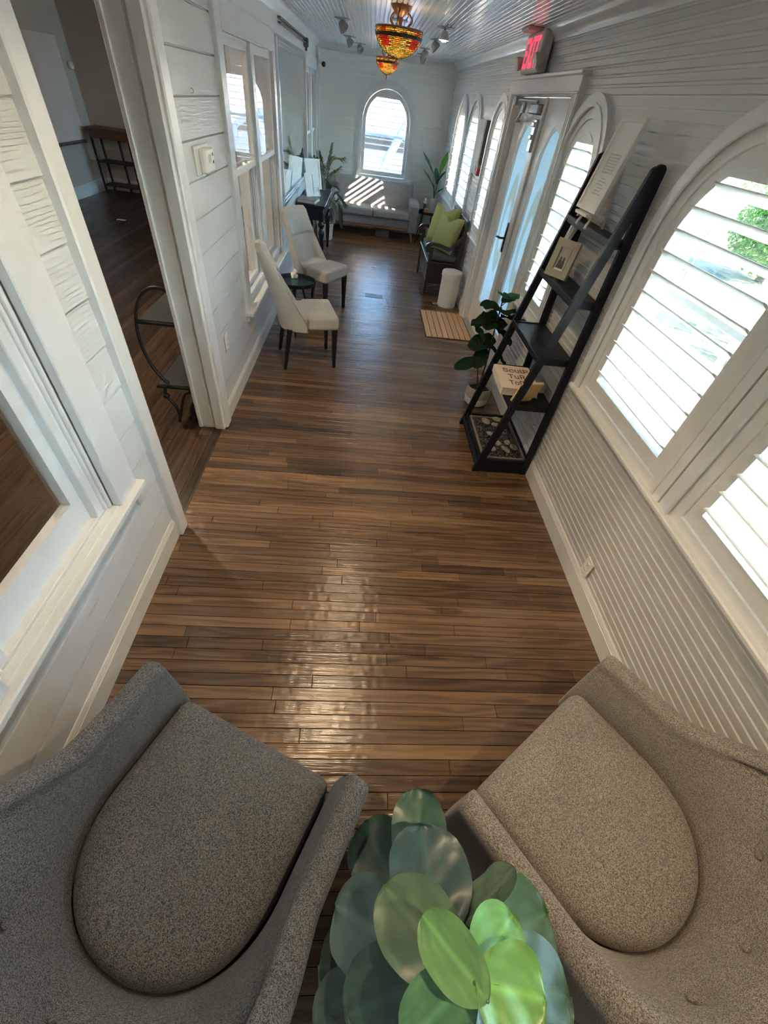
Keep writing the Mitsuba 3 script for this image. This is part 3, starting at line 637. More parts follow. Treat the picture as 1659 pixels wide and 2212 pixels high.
def armchair(o, F, cloth, label):
    put = frame_at(o, F)
    k = thing('armchair', label, 'armchair', None)
    P, N = ushape(150, .288, .26, .545, 2.15)
    d = np.r_[0, np.cumsum(np.linalg.norm(np.diff(P, axis=0), axis=1))]; s = d / d[-1]; u = np.abs(s - .5) * 2       # u: 1 at the arm tips, 0 at the back
    sm = lambda a, b, x: (lambda t: t * t * (3 - 2 * t))(np.clip((x - a) / (b - a), 0, 1))
    back = 1 - sm(.22, .66, u)
    top = .595 + .245 * back + .012 * sm(.85, .5, u)
    lean = .038 + .12 * back
    tt = .074 + .030 * back
    low = .21
    nrm = np.array([N[max(0, i - 4):i + 5].mean(0) for i in range(len(N))]); nrm /= np.linalg.norm(nrm, axis=1, keepdims=True)
    sec = []
    btn = [(-.17, .575), (0, .56), (.17, .575), (-.095, .70), (.095, .70), (0.27, .69), (-.27, .69)]
    rows = []
    zi = np.linspace(0, 1, 26)
    for i in range(len(P)):
        p, n = P[i], nrm[i]; h = top[i]; pts = []
        for q in zi:                                # inner face, bottom to top
            z = .30 + (h - .045 - .30) * q
            off = lean[i] * q ** 1.35 - .012 * math.sin(PI * q) * (1 - back[i]) - .022 * back[i] * math.sin(PI * q)
            x = P[i][0]
            for bx, bz in btn:
                e = ((x - bx) ** 2 + (z - bz) ** 2)
                if back[i] > .3: off += .020 * math.exp(-e / .0011) + .006 * math.exp(-e / .006)
            pts.append((off, z))
        c0, r = lean[i] + tt[i] / 2, tt[i] / 2
        for a in np.linspace(PI * .94, .02, 13):     # rolled top edge
            pts.append((c0 + r * math.copysign(abs(math.cos(a)) ** .8, math.cos(a)), h - .045 + .045 * math.sin(a) ** .75))
        for q in np.linspace(.04, 1, 10):            # outer face down
            pts.append((lean[i] + tt[i] - (lean[i] * .75) * q * back[i] - .006 * q, h - .045 - (h - .045 - low) * q))
        pts.append((.03, low)); pts.append((-.01, .25))
        rows.append([(p[0] + n[0] * a, p[1] + n[1] * a, z) for a, z in pts])
    S = np.array(rows)
    # rounded ends of the arms
    ends = []
    for e, sgn in ((0, 1), (-1, 1)):
        c = S[e].mean(0)
        ends.append([np.array([c[0] + (S[e][:, 0] - c[0]) * f, S[e][:, 1] + dy, c[2] + (S[e][:, 2] - c[2]) * (1 - (1 - f) * .35)]).T for f, dy in ((.985, .008), (.93, .019), (.80, .027), (.0, .029))])
    S = np.concatenate([np.array(ends[0][::-1]), S, np.array(ends[1])])
    G = np.concatenate([S, S[:, :1]], 1)
    m = grid(G); m.merge_vertices(); 
    if m.volume < 0: m.invert()
    part(k, 'shell', put(m), cloth, True)
    # frame under the cushion
    Pb, _ = ushape(60, .30, .26, .54)
    base = sg.Polygon([*Pb, ])
    part(k, 'seat_rail', put(xf(extr(base.buffer(.004), .150), t=(0, -.004, .165))), cloth, 30)
    # cushion: a D-shaped pillow with a soft edge
    Pc, _ = ushape(120, .278, .27, .562, 2.2)
    poly = np.array(sg.Polygon([*Pc]).buffer(-.03).buffer(.03).exterior.coords)[:-1]
    ang = len(poly); c = np.array([0, -.26])
    cx = sg.Polygon(poly)
    lv = []
    for ins, z in ((.05, .318), (.022, .322), (.006, .335), (0, .355), (-.003, .385), (0, .41), (.006, .428), (.018, .443), (.036, .452), (.06, .457), (.10, .461), (.16, .464), (.22, .465)):
        q = cx.buffer(-ins)
        e = q.exterior
        a0 = [e.interpolate(t, normalized=True).coords[0] for t in np.linspace(0, 1, 160, endpoint=False)]
        a0 = np.array(a0); j = np.argmin(np.hypot(a0[:, 0], a0[:, 1] + 99)); j = np.argmax(np.arctan2(a0[:, 0] - 0, -(a0[:, 1] + .26)) * 0 + (np.abs(a0[:, 0]) < .02) * (a0[:, 1] > -.3) * 1.0)
        # align by angle around the centre
        th = np.arctan2(a0[:, 1] + .25, a0[:, 0]); a0 = a0[np.argsort(th)]
        tq = np.linspace(-PI, PI, 120, endpoint=False); thq = np.sort(th)
        xx = np.interp(tq, thq, a0[:, 0], period=2 * PI); yy = np.interp(tq, thq, a0[:, 1], period=2 * PI)
        lv.append(np.c_[xx, yy + .014, np.full(120, z)])
    L = np.array(lv); L = np.concatenate([L, L[-1:] * 0 + L[-1].mean(0)]); L = np.concatenate([L, L[:, :1]], 1)
    m = grid(L); m.merge_vertices()
    if m.volume < 0: m.invert()
    cu = part(k, 'seat_cushion', put(m), cloth, True)
    for bx, bz in btn:
        j = int(np.argmin((P[:, 0] - bx) ** 2 + 9 * (back < .3))); q = (bz - .30) / (top[j] - .345)
        off = lean[j] * q ** 1.35 + .018 - .022 * back[j] * math.sin(PI * q)
        b = trimesh.creation.icosphere(subdivisions=2, radius=.0105); b.apply_scale([1, .6, 1])
        part(k, 'button', put(xf(b, rz=math.atan2(nrm[j][1], nrm[j][0]) - PI / 2, t=(P[j][0] + nrm[j][0] * off, P[j][1] + nrm[j][1] * off, bz))), cloth, True)
    for sx, sy in ((-.25, -.05), (.25, -.05), (-.2, -.55), (.2, -.55)):
        part(k, 'leg', put(tube([(sx, sy, .17), (sx * 1.12, sy * 1.05 + (.0 if sy > -.1 else 0), 0)], [.022, .012], 14)), 'oak_leg', 40)
    return k
armchair((-.253, .405, 0), (.43, .903), 'tweed_grey', 'dark grey tweed armchair on the left, with curved arms and a rounded seat cushion')
armchair((.697, .420, 0), (-.581, .814), 'tweed_taupe', 'taupe tweed armchair with a button tufted back beside the beadboard wall')
# ================================================================ BIG LEAVED PLANT between the armchairs
def leaf_mesh(L, Wd, droop=.25, cup=.12, fold=.1, seed=0, n=15, m=13, shape=1.0, wave=.03):
    r = np.random.default_rng(seed); ph = r.random(4) * 6
    P = np.zeros((n, m, 3)); vein = np.zeros((n, m))
    for i, t in enumerate((1 - np.cos(np.linspace(0, PI, n))) / 2):
        w = Wd / 2 * math.sqrt(max(0, 1 - (2 * t ** (1.12 * shape) - 1) ** 2)) ** .92
        if i == 0: w = .002
        for j, v in enumerate(np.linspace(-1, 1, m)):
            x = v * w
            z = -droop * L * t ** 1.7 + cup * Wd * (v * v) * (.6 + .4 * math.sin(PI * t)) * .5 - fold * Wd * (1 - abs(v)) * .35 * math.sin(PI * t)
            z += wave * Wd * math.sin(6.5 * t * 2 + ph[0] + 2 * v) * abs(v) ** 1.5 + wave * .6 * Wd * math.sin(13 * (t - .35 * abs(v)) + ph[1])
            P[i, j] = (x, t * L, z)
            q = (t - .30 * abs(v)) * 8.0
            vein[i, j] = max(math.exp(-(v / .09) ** 2), .5 * math.exp(-((q - round(q)) / .12) ** 2) * (abs(v) < .9))
    return P, vein
def leaf(parent, name, base, tip_dir, L, Wd, tilt, roll, col, mkey='leaf_big', seed=0, **kw):
    """base point, azimuth vector, tilt up (+) or down (-) of the blade, roll about the midrib"""
    P, vein = leaf_mesh(L, Wd, seed=seed, **kw)
    f = np.array([tip_dir[0], tip_dir[1], 0.]); f /= np.linalg.norm(f)
    f = f * math.cos(tilt) + np.array([0, 0, math.sin(tilt)]); s = np.cross(f, [0, 0, 1.]); s /= np.linalg.norm(s) + 1e-9; u = np.cross(s, f)
    s, u = s * math.cos(roll) + u * math.sin(roll), u * math.cos(roll) - s * math.sin(roll)
    Q = base + P[..., 0:1] * s + P[..., 1:2] * f + P[..., 2:3] * u
    c = None
    if mkey == 'leaf_big':
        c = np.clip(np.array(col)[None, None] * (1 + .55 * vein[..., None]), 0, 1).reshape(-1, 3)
    return part(parent, name, grid(Q), mkey, True, color=c), Q
pl = thing('leafy_plant', 'tall leafy houseplant with round dark and bright green leaves between the two armchairs', 'plant')
sx, sy = .246, -.080
PX, PY = sx - .02, sy - .03
part(pl, 'pot', lathe([(0, .0), (.12, .0), (.145, .02), (.165, .26), (.16, .27), (.15, .265), (.145, .235), (0, .235)], 40, (PX, PY, 0)), 'black_wood', 40)
part(pl, 'soil', lathe([(0, .238), (.146, .236)], 30, (PX, PY, 0)), 'soil')
part(pl, 'stem', tube(catmull([(PX, PY, .2), (PX + .01, PY, .5), (sx, sy, .75), (sx, sy, .945)]), np.linspace(.014, .006, 25), 10), 'stem_brown', True)
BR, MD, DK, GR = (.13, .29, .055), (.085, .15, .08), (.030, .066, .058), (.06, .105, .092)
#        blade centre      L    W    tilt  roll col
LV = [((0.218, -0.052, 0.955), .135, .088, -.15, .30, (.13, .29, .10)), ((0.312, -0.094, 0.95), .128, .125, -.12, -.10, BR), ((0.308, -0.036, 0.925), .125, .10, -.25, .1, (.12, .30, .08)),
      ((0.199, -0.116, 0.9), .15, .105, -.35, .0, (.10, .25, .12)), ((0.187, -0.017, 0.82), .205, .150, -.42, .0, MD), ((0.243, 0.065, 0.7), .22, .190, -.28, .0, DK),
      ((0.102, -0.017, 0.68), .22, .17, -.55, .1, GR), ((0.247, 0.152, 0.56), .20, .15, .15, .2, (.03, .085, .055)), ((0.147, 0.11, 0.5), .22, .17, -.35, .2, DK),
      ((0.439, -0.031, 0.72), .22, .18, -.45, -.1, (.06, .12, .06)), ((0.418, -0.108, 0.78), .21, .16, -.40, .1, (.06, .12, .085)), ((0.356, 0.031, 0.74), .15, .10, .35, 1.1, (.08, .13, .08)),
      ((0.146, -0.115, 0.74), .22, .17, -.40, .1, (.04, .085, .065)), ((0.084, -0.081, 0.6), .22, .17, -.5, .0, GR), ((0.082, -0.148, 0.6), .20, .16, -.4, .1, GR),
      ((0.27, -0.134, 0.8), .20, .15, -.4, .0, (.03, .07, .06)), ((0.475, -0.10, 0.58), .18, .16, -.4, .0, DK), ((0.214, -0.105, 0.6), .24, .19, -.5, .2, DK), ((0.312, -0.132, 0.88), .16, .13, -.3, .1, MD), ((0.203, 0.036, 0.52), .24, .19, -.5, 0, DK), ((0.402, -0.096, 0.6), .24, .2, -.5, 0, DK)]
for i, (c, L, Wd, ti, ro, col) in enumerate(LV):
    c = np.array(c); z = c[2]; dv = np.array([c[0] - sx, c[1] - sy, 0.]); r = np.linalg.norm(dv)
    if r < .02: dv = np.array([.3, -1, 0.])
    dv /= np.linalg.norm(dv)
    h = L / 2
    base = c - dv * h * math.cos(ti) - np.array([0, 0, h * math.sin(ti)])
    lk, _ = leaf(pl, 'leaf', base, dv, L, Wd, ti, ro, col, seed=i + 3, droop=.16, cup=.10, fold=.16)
    att = np.array([sx, sy, min(z + .0, .94) - .05 - .02 * (i % 3)])
    part(lk, 'petiole', tube(catmull([att, (att + base) / 2 + (0, 0, .015), base]), .0035, 6), 'stem_green', True)
# ================================================================ DINING CHAIRS
def dining_chair(o, ang, label):
    F = (math.cos(ang), math.sin(ang)); put = frame_at(o, F)
    k = thing('dining_chair', label, 'chair', None)
    m = cat([rbox(-.242, .242, -.27, .015, .365, .485, .03), rbox(-.205, .205, -.46, -.18, .372, .484, .03)])
    
    part(k, 'seat', put(m), 'beige_cloth', 40)
    # tall back: shell that narrows upward and wraps forward at the sides near the seat
    nz, nx = 44, 21
    Z = np.linspace(0, 1, nz); X = np.linspace(-1, 1, nx)
    fr, bk = np.zeros((nz, nx, 3)), np.zeros((nz, nx, 3))
    for i, t in enumerate(Z):
        z = .36 + .60 * t
        w = .262 - .055 * t - .012 * math.sin(PI * t)
        yb = -.47 - .16 * t ** 1.2
        wrap = .185 * (1 - max(t, .12)) ** 1.25 + .03
        for j, x in enumerate(X):
            e = abs(x) ** 4.5
            edge = math.sqrt(max(0, 1 - abs(x) ** 8))
            rt = math.sqrt(max(0, 1 - max(0, (t - .94) / .06) ** 2))
            th = (.040 + .030 * (t > .60) * min(1, (t - .60) * 22) - .010 * math.exp(-((t - .60) / .016) ** 2)) * (.45 + .55 * edge) * (.25 + .75 * rt)
            fr[i, j] = (x * w, yb + wrap * e + th * (.7 if abs(x) > .9 else 1), z)
            bk[i, j] = (x * w * 1.01, yb + wrap * e * 1.0 - .028 * (.2 + .8 * edge) * (.3 + .7 * rt), z)
    loop = np.concatenate([fr, bk[:, ::-1], fr[:, :1]], 1)
    cap0, cap1 = loop[:1] * 0 + loop[:1].mean(1, keepdims=True), loop[-1:] * 0 + loop[-1:].mean(1, keepdims=True)
    m = grid(np.concatenate([cap0, loop, cap1])); m.merge_vertices()
    if m.volume < 0: m.invert()
    part(k, 'backrest', put(m), 'beige_cloth', 50)
    for sx_, sy_, dx, dy in ((-.205, -.02, 0, 0), (.205, -.02, 0, 0), (-.20, -.43, -.015, -.06), (.20, -.43, .015, -.06)):
        t = .024
        a = np.array([(sx_ + q * t, sy_ + r * t, .37) for q in (-1, 1) for r in (-1, 1)]); b = np.array([(sx_ + dx + q * t * .55, sy_ + dy + r * t * .55, 0) for q in (-1, 1) for r in (-1, 1)])
        part(k, 'leg', put(hull(np.vstack([a, b]))), 'black_gloss')
    return k
dining_chair((-.250, 4.07, 0), .27, 'beige upholstered dining chair nearest the thermostat, seen from behind and the side')
dining_chair((-.285, 5.30, 0), -.50, 'beige upholstered dining chair in front of the black console, facing the floor')
# tray table
k = thing('tray_table', 'round black tray side table between the two beige dining chairs', 'side table')
tc = (-.665, 4.66)
part(k, 'tray', lathe([(0, .487), (.185, .487), (.192, .515), (.200, .515), (.196, .48), (.0, .474)], 48, (*tc, 0)), 'black_wood', 40)
for a in (.5, .5 + 2 * PI / 3, .5 + 4 * PI / 3):
    part(k, 'leg', tube([(tc[0] + .06 * math.cos(a), tc[1] + .06 * math.sin(a), .478), (tc[0] + .17 * math.cos(a), tc[1] + .17 * math.sin(a), 0)], .010, 10), 'black_wood', 40)
k = thing('glass_cup', 'small teal glass cup with white blossoms on the black tray table', 'cup')
part(k, 'glass', lathe([(0, .488), (.026, .488), (.034, .565), (.031, .565), (.024, .493), (0, .493)], 24, (-.655, 4.50, 0)), pr((.10, .20, .20), .1), 40)
for i, (a, b, c) in enumerate(((-.012, 0, .585), (.014, .008, .59), (.0, -.012, .612), (.004, .01, .630), (-.016, .01, .602))):
    m = trimesh.creation.icosphere(subdivisions=2, radius=.020); m.apply_scale([1, 1, 1.1])
    part(k, 'blossom', xf(m, t=(-.655 + a, 4.50 + b, c)), 'white_ceramic', True)
# ================================================================ CONSOLE with frames, book, palm
k = thing('console_table', 'black console table with turned legs below the silver mirror', 'console table')
cx0, cx1, cy0, cy1 = XL + .03, -.555, 6.95, 8.30
part(k, 'top', box(cx0, cx1, cy0, cy1, .745, .775, .006), 'black_wood')
part(k, 'apron', box(cx0 + .03, cx1 - .03, cy0 + .035, cy1 - .035, .60, .745, .003), 'black_wood')
turn = [(0, .0), (.014, .0), (.018, .03), (.014, .07), (.022, .085), (.020, .10), (.030, .22), (.034, .30), (.026, .36), (.040, .42), (.044, .45), (.030, .49), (.022, .50), (.044, .535), (.044, .555), (.03, .575), (.03, .60), (0, .60)]
for x in (cx0 + .06, cx1 - .06):
    for y in (cy0 + .07, cy1 - .07):
        l = part(k, 'leg', lathe(turn, 24, (x, y, 0)), 'black_gloss', 40)
        part(l, 'block', box(x - .036, x + .036, y - .036, y + .036, .585, .70, .004), 'black_wood')
def photo_frame(name, label, cat, c, w, h, face, lean, m, inner, bw=.02, th=.016, stand=None):
    """upright frame: c = bottom centre, face = azimuth of the picture's normal"""
    k = thing(name, label, cat)
    n = np.array([math.cos(face), math.sin(face), 0]); u = np.array([-n[1], n[0], 0])
    v = np.array([0, 0, 1.]) * math.cos(lean) - n * math.sin(lean); nn = np.cross(u, v)
    P = lambda mesh: basis(mesh, u, v, nn, c)
    part(k, 'frame', P(extr(frame_poly(-w / 2, w / 2, 0, h, bw), th)), m)
    part(k, 'picture', P(box(-w / 2 + bw * .9, w / 2 - bw * .9, bw * .9, h - bw * .9, .002, th * .5)), inner)
    part(k, 'backing', P(box(-w / 2 + .002, w / 2 - .002, .002, h - .002, -.004, .002)), m)
    return k, P
kk, P = photo_frame('picture_frame', 'larger white framed sheet on a stand on the black console, furthest back', 'picture frame', (-.80, 7.95, .81), .25, .36, -.95, .22, 'white_plastic', 'paper', .022)
part(kk, 'print', P(cat([box(-.06 + .02 * (i % 2), .06 - .015 * (i % 3), .08 + .03 * i, .084 + .03 * i, .0082, .0086) for i in range(7)])), 'faint_ink')
for sxx in (-.06, .06): part(kk, 'stand_leg', P(tube([(sxx, .02, -.006), (sxx, -.028, .03), (sxx, -.030, -.06)], .006, 6)), 'white_plastic')
kk, P = photo_frame('picture_frame', 'small bright white framed card standing on the book on the black console', 'picture frame', (-.79, 7.30, .815), .145, .26, -.80, .2, 'white_plastic', 'paper', .012)
part(kk, 'print', P(cat([box(-.04, .04, .05 + .03 * i, .053 + .03 * i, .0082, .0086) for i in range(6)])), 'faint_ink')
kk, P = photo_frame('picture_frame', 'white framed sheet at the mirror end of the black console, behind the small bright card', 'picture frame', (-.72, 7.60, .776), .11, .12, -.9, .5, 'white_plastic', 'paper', .01)
k = thing('book', 'dark covered hardback book lying flat on the black console under the small bright card', 'book')
B = lambda m: xf(m, rz=-.12, t=(-.80, 7.17, .776))
part(k, 'cover', B(cat([box(-.125, .125, -.16, .16, 0, .004), box(-.125, .125, -.16, .16, .034, .038), box(-.125, -.121, -.16, .16, 0, .038)])), 'book_dark')
part(k, 'pages', B(box(-.12, .118, -.154, .154, .004, .034)), 'page_edge')
# palm
def palm(o, fronds, label):
    k = thing('palm_plant', label, 'plant')
    part(k, 'pot', lathe([(0, 0), (.11, 0), (.13, .02), (.15, .24), (.14, .25), (.13, .22), (0, .22)], 32, o), 'white_ceramic', 40)
    part(k, 'soil', lathe([(0, .224), (.13, .222)], 24, o), 'soil')
    for i, (tip, mid, key, wd) in enumerate(fronds):
        pts = catmull([np.array(o) + (0, 0, .22), np.array(mid), np.array(tip)], 14)
        f = part(k, 'frond', tube(pts, np.linspace(.007, .002, len(pts)), 6), 'stem_green', True)
        ms = []; r = np.random.default_rng(i); N = len(pts)
        for j in range(int(N * .42), N):
            t = (j / N - .42) / .58; tg = pts[min(j + 1, N - 1)] - pts[j - 1]; tg /= np.linalg.norm(tg)
            sd = np.cross(tg, [0, 0, 1.]); sd /= np.linalg.norm(sd) + 1e-9
            for sg_ in (-1, 1):
                L = 1.3 * wd * (.45 + .55 * math.sin(PI * min(1, .15 + t * .85))); dr_ = sd * sg_ * .8 + tg * .75 + np.array([0, 0, -.25 + .3 * r.random()]); dr_ /= np.linalg.norm(dr_)
                a = pts[j]; b = a + dr_ * L * .5 + (0, 0, .012); c = a + dr_ * L + (0, 0, -.12 * L); wv = np.cross(dr_, [0, 0, 1.]) * .013
                ms.append(trimesh.Trimesh([a, b - wv, b + wv, c], [[0, 1, 2], [1, 3, 2]], process=False))
        part(f, 'leaflets', cat(ms), key, kind='stuff')
po = (-.70, 8.78, 0)
palm(po, [((-.60, 8.9, 1.28), (-.68, 8.85, .85), 'leaf_palm', .10), ((-.42, 8.9, 1.13), (-.64, 8.85, 1.02), 'leaf_palm_dry', .15), ((-.47, 8.95, 1.0), (-.66, 8.88, .80), 'leaf_palm_dry', .13),
          ((-.36, 8.75, .56), (-.55, 8.75, .66), 'leaf_palm', .16), ((-.40, 8.7, .28), (-.50, 8.72, .58), 'leaf_palm', .17), ((-.62, 8.55, .36), (-.60, 8.6, .62), 'leaf_palm', .16),
          ((-.88, 8.6, 1.12), (-.80, 8.7, .95), 'leaf_palm', .18), ((-.80, 8.35, 1.02), (-.76, 8.6, .96), 'leaf_palm', .17), ((-.83, 8.95, 1.15), (-.76, 8.9, .85), 'leaf_palm', .14), ((-.55, 8.5, .80), (-.62, 8.65, .78), 'leaf_palm', .15)],
     'tall feathery palm plant in a pot between the black console and the grey sofa')
# mirror and rail
k = thing('wall_mirror', 'large silver framed mirror above the black console', 'mirror')
my0, my1, mz0, mz1 = 5.87, 8.22, .90, 2.22
q = frame_poly(my0, my1, mz0, mz1, .075)
for j, (ins, w, d) in enumerate(((0, .075, .03), (.012, .02, .042), (.045, .018, .038))):
    part(k, 'frame', basis(extr(frame_poly(my0 + ins, my1 - ins, mz0 + ins, mz1 - ins, w), d), (0, 1, 0), (0, 0, 1), (1, 0, 0), (XL + .008, 0, 0)), 'silver')
part(k, 'glass', box(XL + .010, XL + .022, my0 + .07, my1 - .07, mz0 + .07, mz1 - .07), 'mirror')
k = thing('wall_rail', 'dark metal rail with a bracket end on the frieze above the silver mirror', 'rail')
part(k, 'bar', cat([box(XL + .02, XL + .05, 6.15, 8.30, 2.335, 2.352, .003), box(XL + .02, XL + .05, 6.15, 8.30, 2.305, 2.318, .003)]), 'dark_metal')
part(k, 'end_bracket', cat([box(XL + .005, XL + .075, 8.28, 8.36, 2.27, 2.355, .008), box(XL + .03, XL + .06, 8.31, 8.34, 2.235, 2.275, .006)]), 'dark_metal')
# canvas between two arched windows
k = thing('wall_canvas', 'abstract grey and blue canvas with a red corner, between two arched windows', 'painting')
def paint(p, n, uv):
    f = fbm(p.y * 6, p.z * 6, 1, 3)
    c = mix((.46, .50, .50), (.30, .38, .45), smoothstep(1.62, 1.45, p.z + .1 * f))
    c = mix(c, (.62, .58, .52), smoothstep(.55, .7, f) * smoothstep(1.55, 1.4, p.z))
    c = mix(c, (.10, .09, .08), smoothstep(6.62, 6.50, p.y + .06 * f) * smoothstep(1.42, 1.50, p.z))
    return mix(c, (.42, .05, .03), smoothstep(6.64, 6.55, p.y + .05 * f) * smoothstep(1.47, 1.42, p.z))
mat('canvas', proc(paint), .6)
part(k, 'face', box(XR - .050, XR - .046, 6.46, 6.93, 1.365, 1.862, .001), 'canvas')
part(k, 'stretcher', box(XR - .046, XR - .008, 6.46, 6.93, 1.365, 1.862), 'canvas')
# ================================================================ SOFA
k = thing('sofa', 'grey two seat sofa with tapered wooden legs below the arched end window', 'sofa')
sx0, sx1, sf, sb = -.70, .965, 9.24, 9.98
part(k, 'base', rbox(sx0 + .03, sx1 - .03, sf + .05, sb - .02, .20, .34, .02), 'sofa_cloth', 40)
for a, b in ((sx0, sx0 + .13), (sx1 - .13, sx1)):
    m = sg.Polygon([(sf + .03, .17), (sb - .03, .17), (sb, .60), (sb - .05, .62), (sf + .02, .585), (sf, .56)])
    v = [(x, y, z) for x in (a, b) for y, z in m.exterior.coords[:-1]]
    mm = hull((np.array(v)[:, None] + trimesh.creation.icosphere(subdivisions=1, radius=.018).vertices[None]).reshape(-1, 3))
    part(k, 'arm', mm, 'sofa_cloth', 40)
mid = (sx0 + sx1) / 2
for a, b in ((sx0 + .135, mid - .003), (mid + .003, sx1 - .135)):
    m = rbox(a, b, sf + .0, sb - .2, .335, .455, .035); part(k, 'seat_cushion', m, 'sofa_cloth', 40)
v = [(x, y, z) for x in (sx0 + .12, sx1 - .12) for y, z in ((sb - .26, .42), (sb - .03, .40), (sb - .19, .80), (sb - .04, .80))]
bk = part(k, 'backrest', hull((np.array(v)[:, None] + trimesh.creation.icosphere(subdivisions=2, radius=.028).vertices[None]).reshape(-1, 3)), 'sofa_cloth', 40)
for x in (-.38, -.02, .30, .66):
    b = trimesh.creation.icosphere(subdivisions=2, radius=.014); b.apply_scale([1, .5, 1])
    part(bk, 'button', xf(b, t=(x, sb - .258, .64)), 'sofa_cloth', True)
part(k, 'rail', box(sx0 + .05, sx1 - .05, sf + .07, sb - .05, .165, .205, .006), 'oak_leg')
for x, dx in ((sx0 + .08, -.03), (sx1 - .08, .03)):
    for y, dy in ((sf + .10, -.03), (sb - .09, .02)):
        part(k, 'leg', tube([(x, y, .18), (x + dx, y + dy, 0)], [.024, .013], 14), 'oak_leg', 40)
# ---- side table, plant, diffuser
k = thing('side_table', 'small round black side table between the grey sofa and the arched window wall', 'side table')
stc = (1.175, 9.42)
part(k, 'tray', lathe([(0, .482), (.175, .482), (.178, .51), (.184, .51), (.184, .47), (0, .47)], 40, (*stc, 0)), 'black_wood', 40)
for a in (.9, 2.2, 3.5, 5.5):
    part(k, 'leg', tube([(stc[0] + .12 * math.cos(a), stc[1] + .12 * math.sin(a), .475), (stc[0] + .19 * math.cos(a), stc[1] + .19 * math.sin(a), 0)], .009, 8), 'black_wood', 40)
k = thing('potted_plant', 'paddle leaved plant in a white cylinder pot on the small round side table', 'plant')
bo = (1.245, 9.44)
part(k, 'pot', lathe([(0, .483), (.060, .483), (.066, .49), (.070, .705), (.064, .71), (.062, .69), (0, .69)], 36, (*bo, 0)), 'white_ceramic', 40)
part(k, 'soil', lathe([(0, .693), (.062, .692)], 20, (*bo, 0)), 'soil')
for i, (tip, L, Wd, az, ti, ro, key) in enumerate((((1.06, 9.40, 1.20), .36, .085, 2.9, .95, .2, 'leaf_bird'), ((1.10, 9.36, 1.0), .33, .08, 3.3, .85, .3, 'leaf_bird'), ((1.23, 9.42, 1.03), .24, .09, 2.2, 1.25, .0, 'leaf_bird'),
        ((1.32, 9.40, 1.24), .30, .10, .3, 1.25, -.3, 'leaf_bird_light'), ((1.285, 9.38, 1.02), .26, .07, -.3, 1.0, -.4, 'leaf_bird'), ((1.20, 9.35, .88), .22, .07, 3.5, 1.05, .3, 'leaf_bird'), ((1.31, 9.36, .84), .17, .06, -.5, .7, -.3, 'leaf_bird'))):
    dv = np.array([math.cos(az), math.sin(az), 0])
    base = np.array(tip) - dv * L * .5 * math.cos(ti) - np.array([0, 0, L * .5 * math.sin(ti)])
    lk, _ = leaf(k, 'leaf', base, dv, L, Wd * 1.35, ti, ro, None, key, seed=40 + i, droop=.10, fold=.3, wave=.015, n=13, m=9)
    part(lk, 'petiole', tube(catmull([(bo[0], bo[1], .69), ((bo[0] + base[0]) / 2 + .0, (bo[1] + base[1]) / 2, (base[2] + .69) / 2), base]), .006, 6), 'stem_green', True)
k = thing('copper_box', 'small copper coloured box on the side table beside the white pot', 'box')
part(k, 'body', box(1.085, 1.165, 9.31, 9.39, .483, .545, .004), mat('copper', (.50, .22, .13), .4))
part(k, 'lid', box(1.082, 1.168, 9.307, 9.393, .545, .556, .003), 'copper')
k = thing('glass_cup', 'small dark cup with white blossoms behind the copper box', 'cup')
part(k, 'glass', lathe([(0, .483), (.024, .483), (.03, .60), (.027, .60), (.022, .49), (0, .49)], 20, (1.10, 9.46, 0)), pr((.06, .07, .08), .1), 40)
for i, (a, b, c) in enumerate(((-.014, 0, .63), (.014, .008, .625), (.0, -.012, .66), (.01, .01, .68))):
    part(k, 'blossom', xf(trimesh.creation.icosphere(subdivisions=1, radius=.021), t=(1.10 + a, 9.46 + b, c)), 'white_ceramic', True)
k = thing('storage_box', 'low grey box under the grey sofa', 'box')
part(k, 'body', box(.22, .48, 9.45, 9.70, 0, .125, .006), pr((.16, .165, .17), .6)); part(k, 'lid', box(.215, .485, 9.445, 9.705, .11, .14, .006), pr((.13, .135, .14), .6))
# ================================================================ BENCH with pillows
k = thing('wooden_bench', 'dark wooden settle bench with scrolled arms between the bin and the end of the room', 'bench')
bx0, bx1, by0, by1 = .885, 1.33, 6.27, 7.42
for y in (by0 + .02, by1 - .02):
    v = np.array([(bx0 + .02 + dx, y + dy, .60) for dx in (-.02, .025) for dy in (-.02, .02)] + [(bx0 + .005 + dx, y + dy, 0) for dx in (-.012, .02) for dy in (-.014, .014)])
    part(k, 'front_leg', hull(v), 'espresso')
    part(k, 'back_post', hull([(bx1 - .05 + dx, y + dy, 0) for dx in (-.02, .02) for dy in (-.02, .02)] + [(bx1 - .05 + dx, y + dy, .45) for dx in (-.022, .022) for dy in (-.02, .02)] + [(bx1 - .005 + dx, y + dy, .93) for dx in (-.018, .016) for dy in (-.02, .02)]), 'espresso')
    part(k, 'side_panel', box(bx0 + .03, bx1 - .06, y - .010, y + .010, .17, .425, .003), 'dark_brown')
    pr_ = catmull([(bx0 - .035, .555), (bx0 - .045, .60), (bx0 + .0, .635), (bx0 + .12, .628), (bx0 + .26, .60), (bx1 - .12, .66), (bx1 - .03, .74)], 8)
    arm = sg.LineString(pr_).buffer(.019)
    part(k, 'arm', basis(extr(arm, .05), (1, 0, 0), (0, 0, 1), (0, -1, 0), (0, y + .025, 0)), 'espresso', 40)
    part(k, 'scroll', xf(lathe([(0, -.028), (.03, -.028), (.036, -.02), (.036, .02), (.03, .028), (0, .028)], 24), rx=PI / 2, t=(bx0 - .015, y, .575)), 'espresso', 40)
part(k, 'front_panel', box(bx0 + .008, bx0 + .028, by0 + .03, by1 - .03, .17, .425, .004), 'espresso')
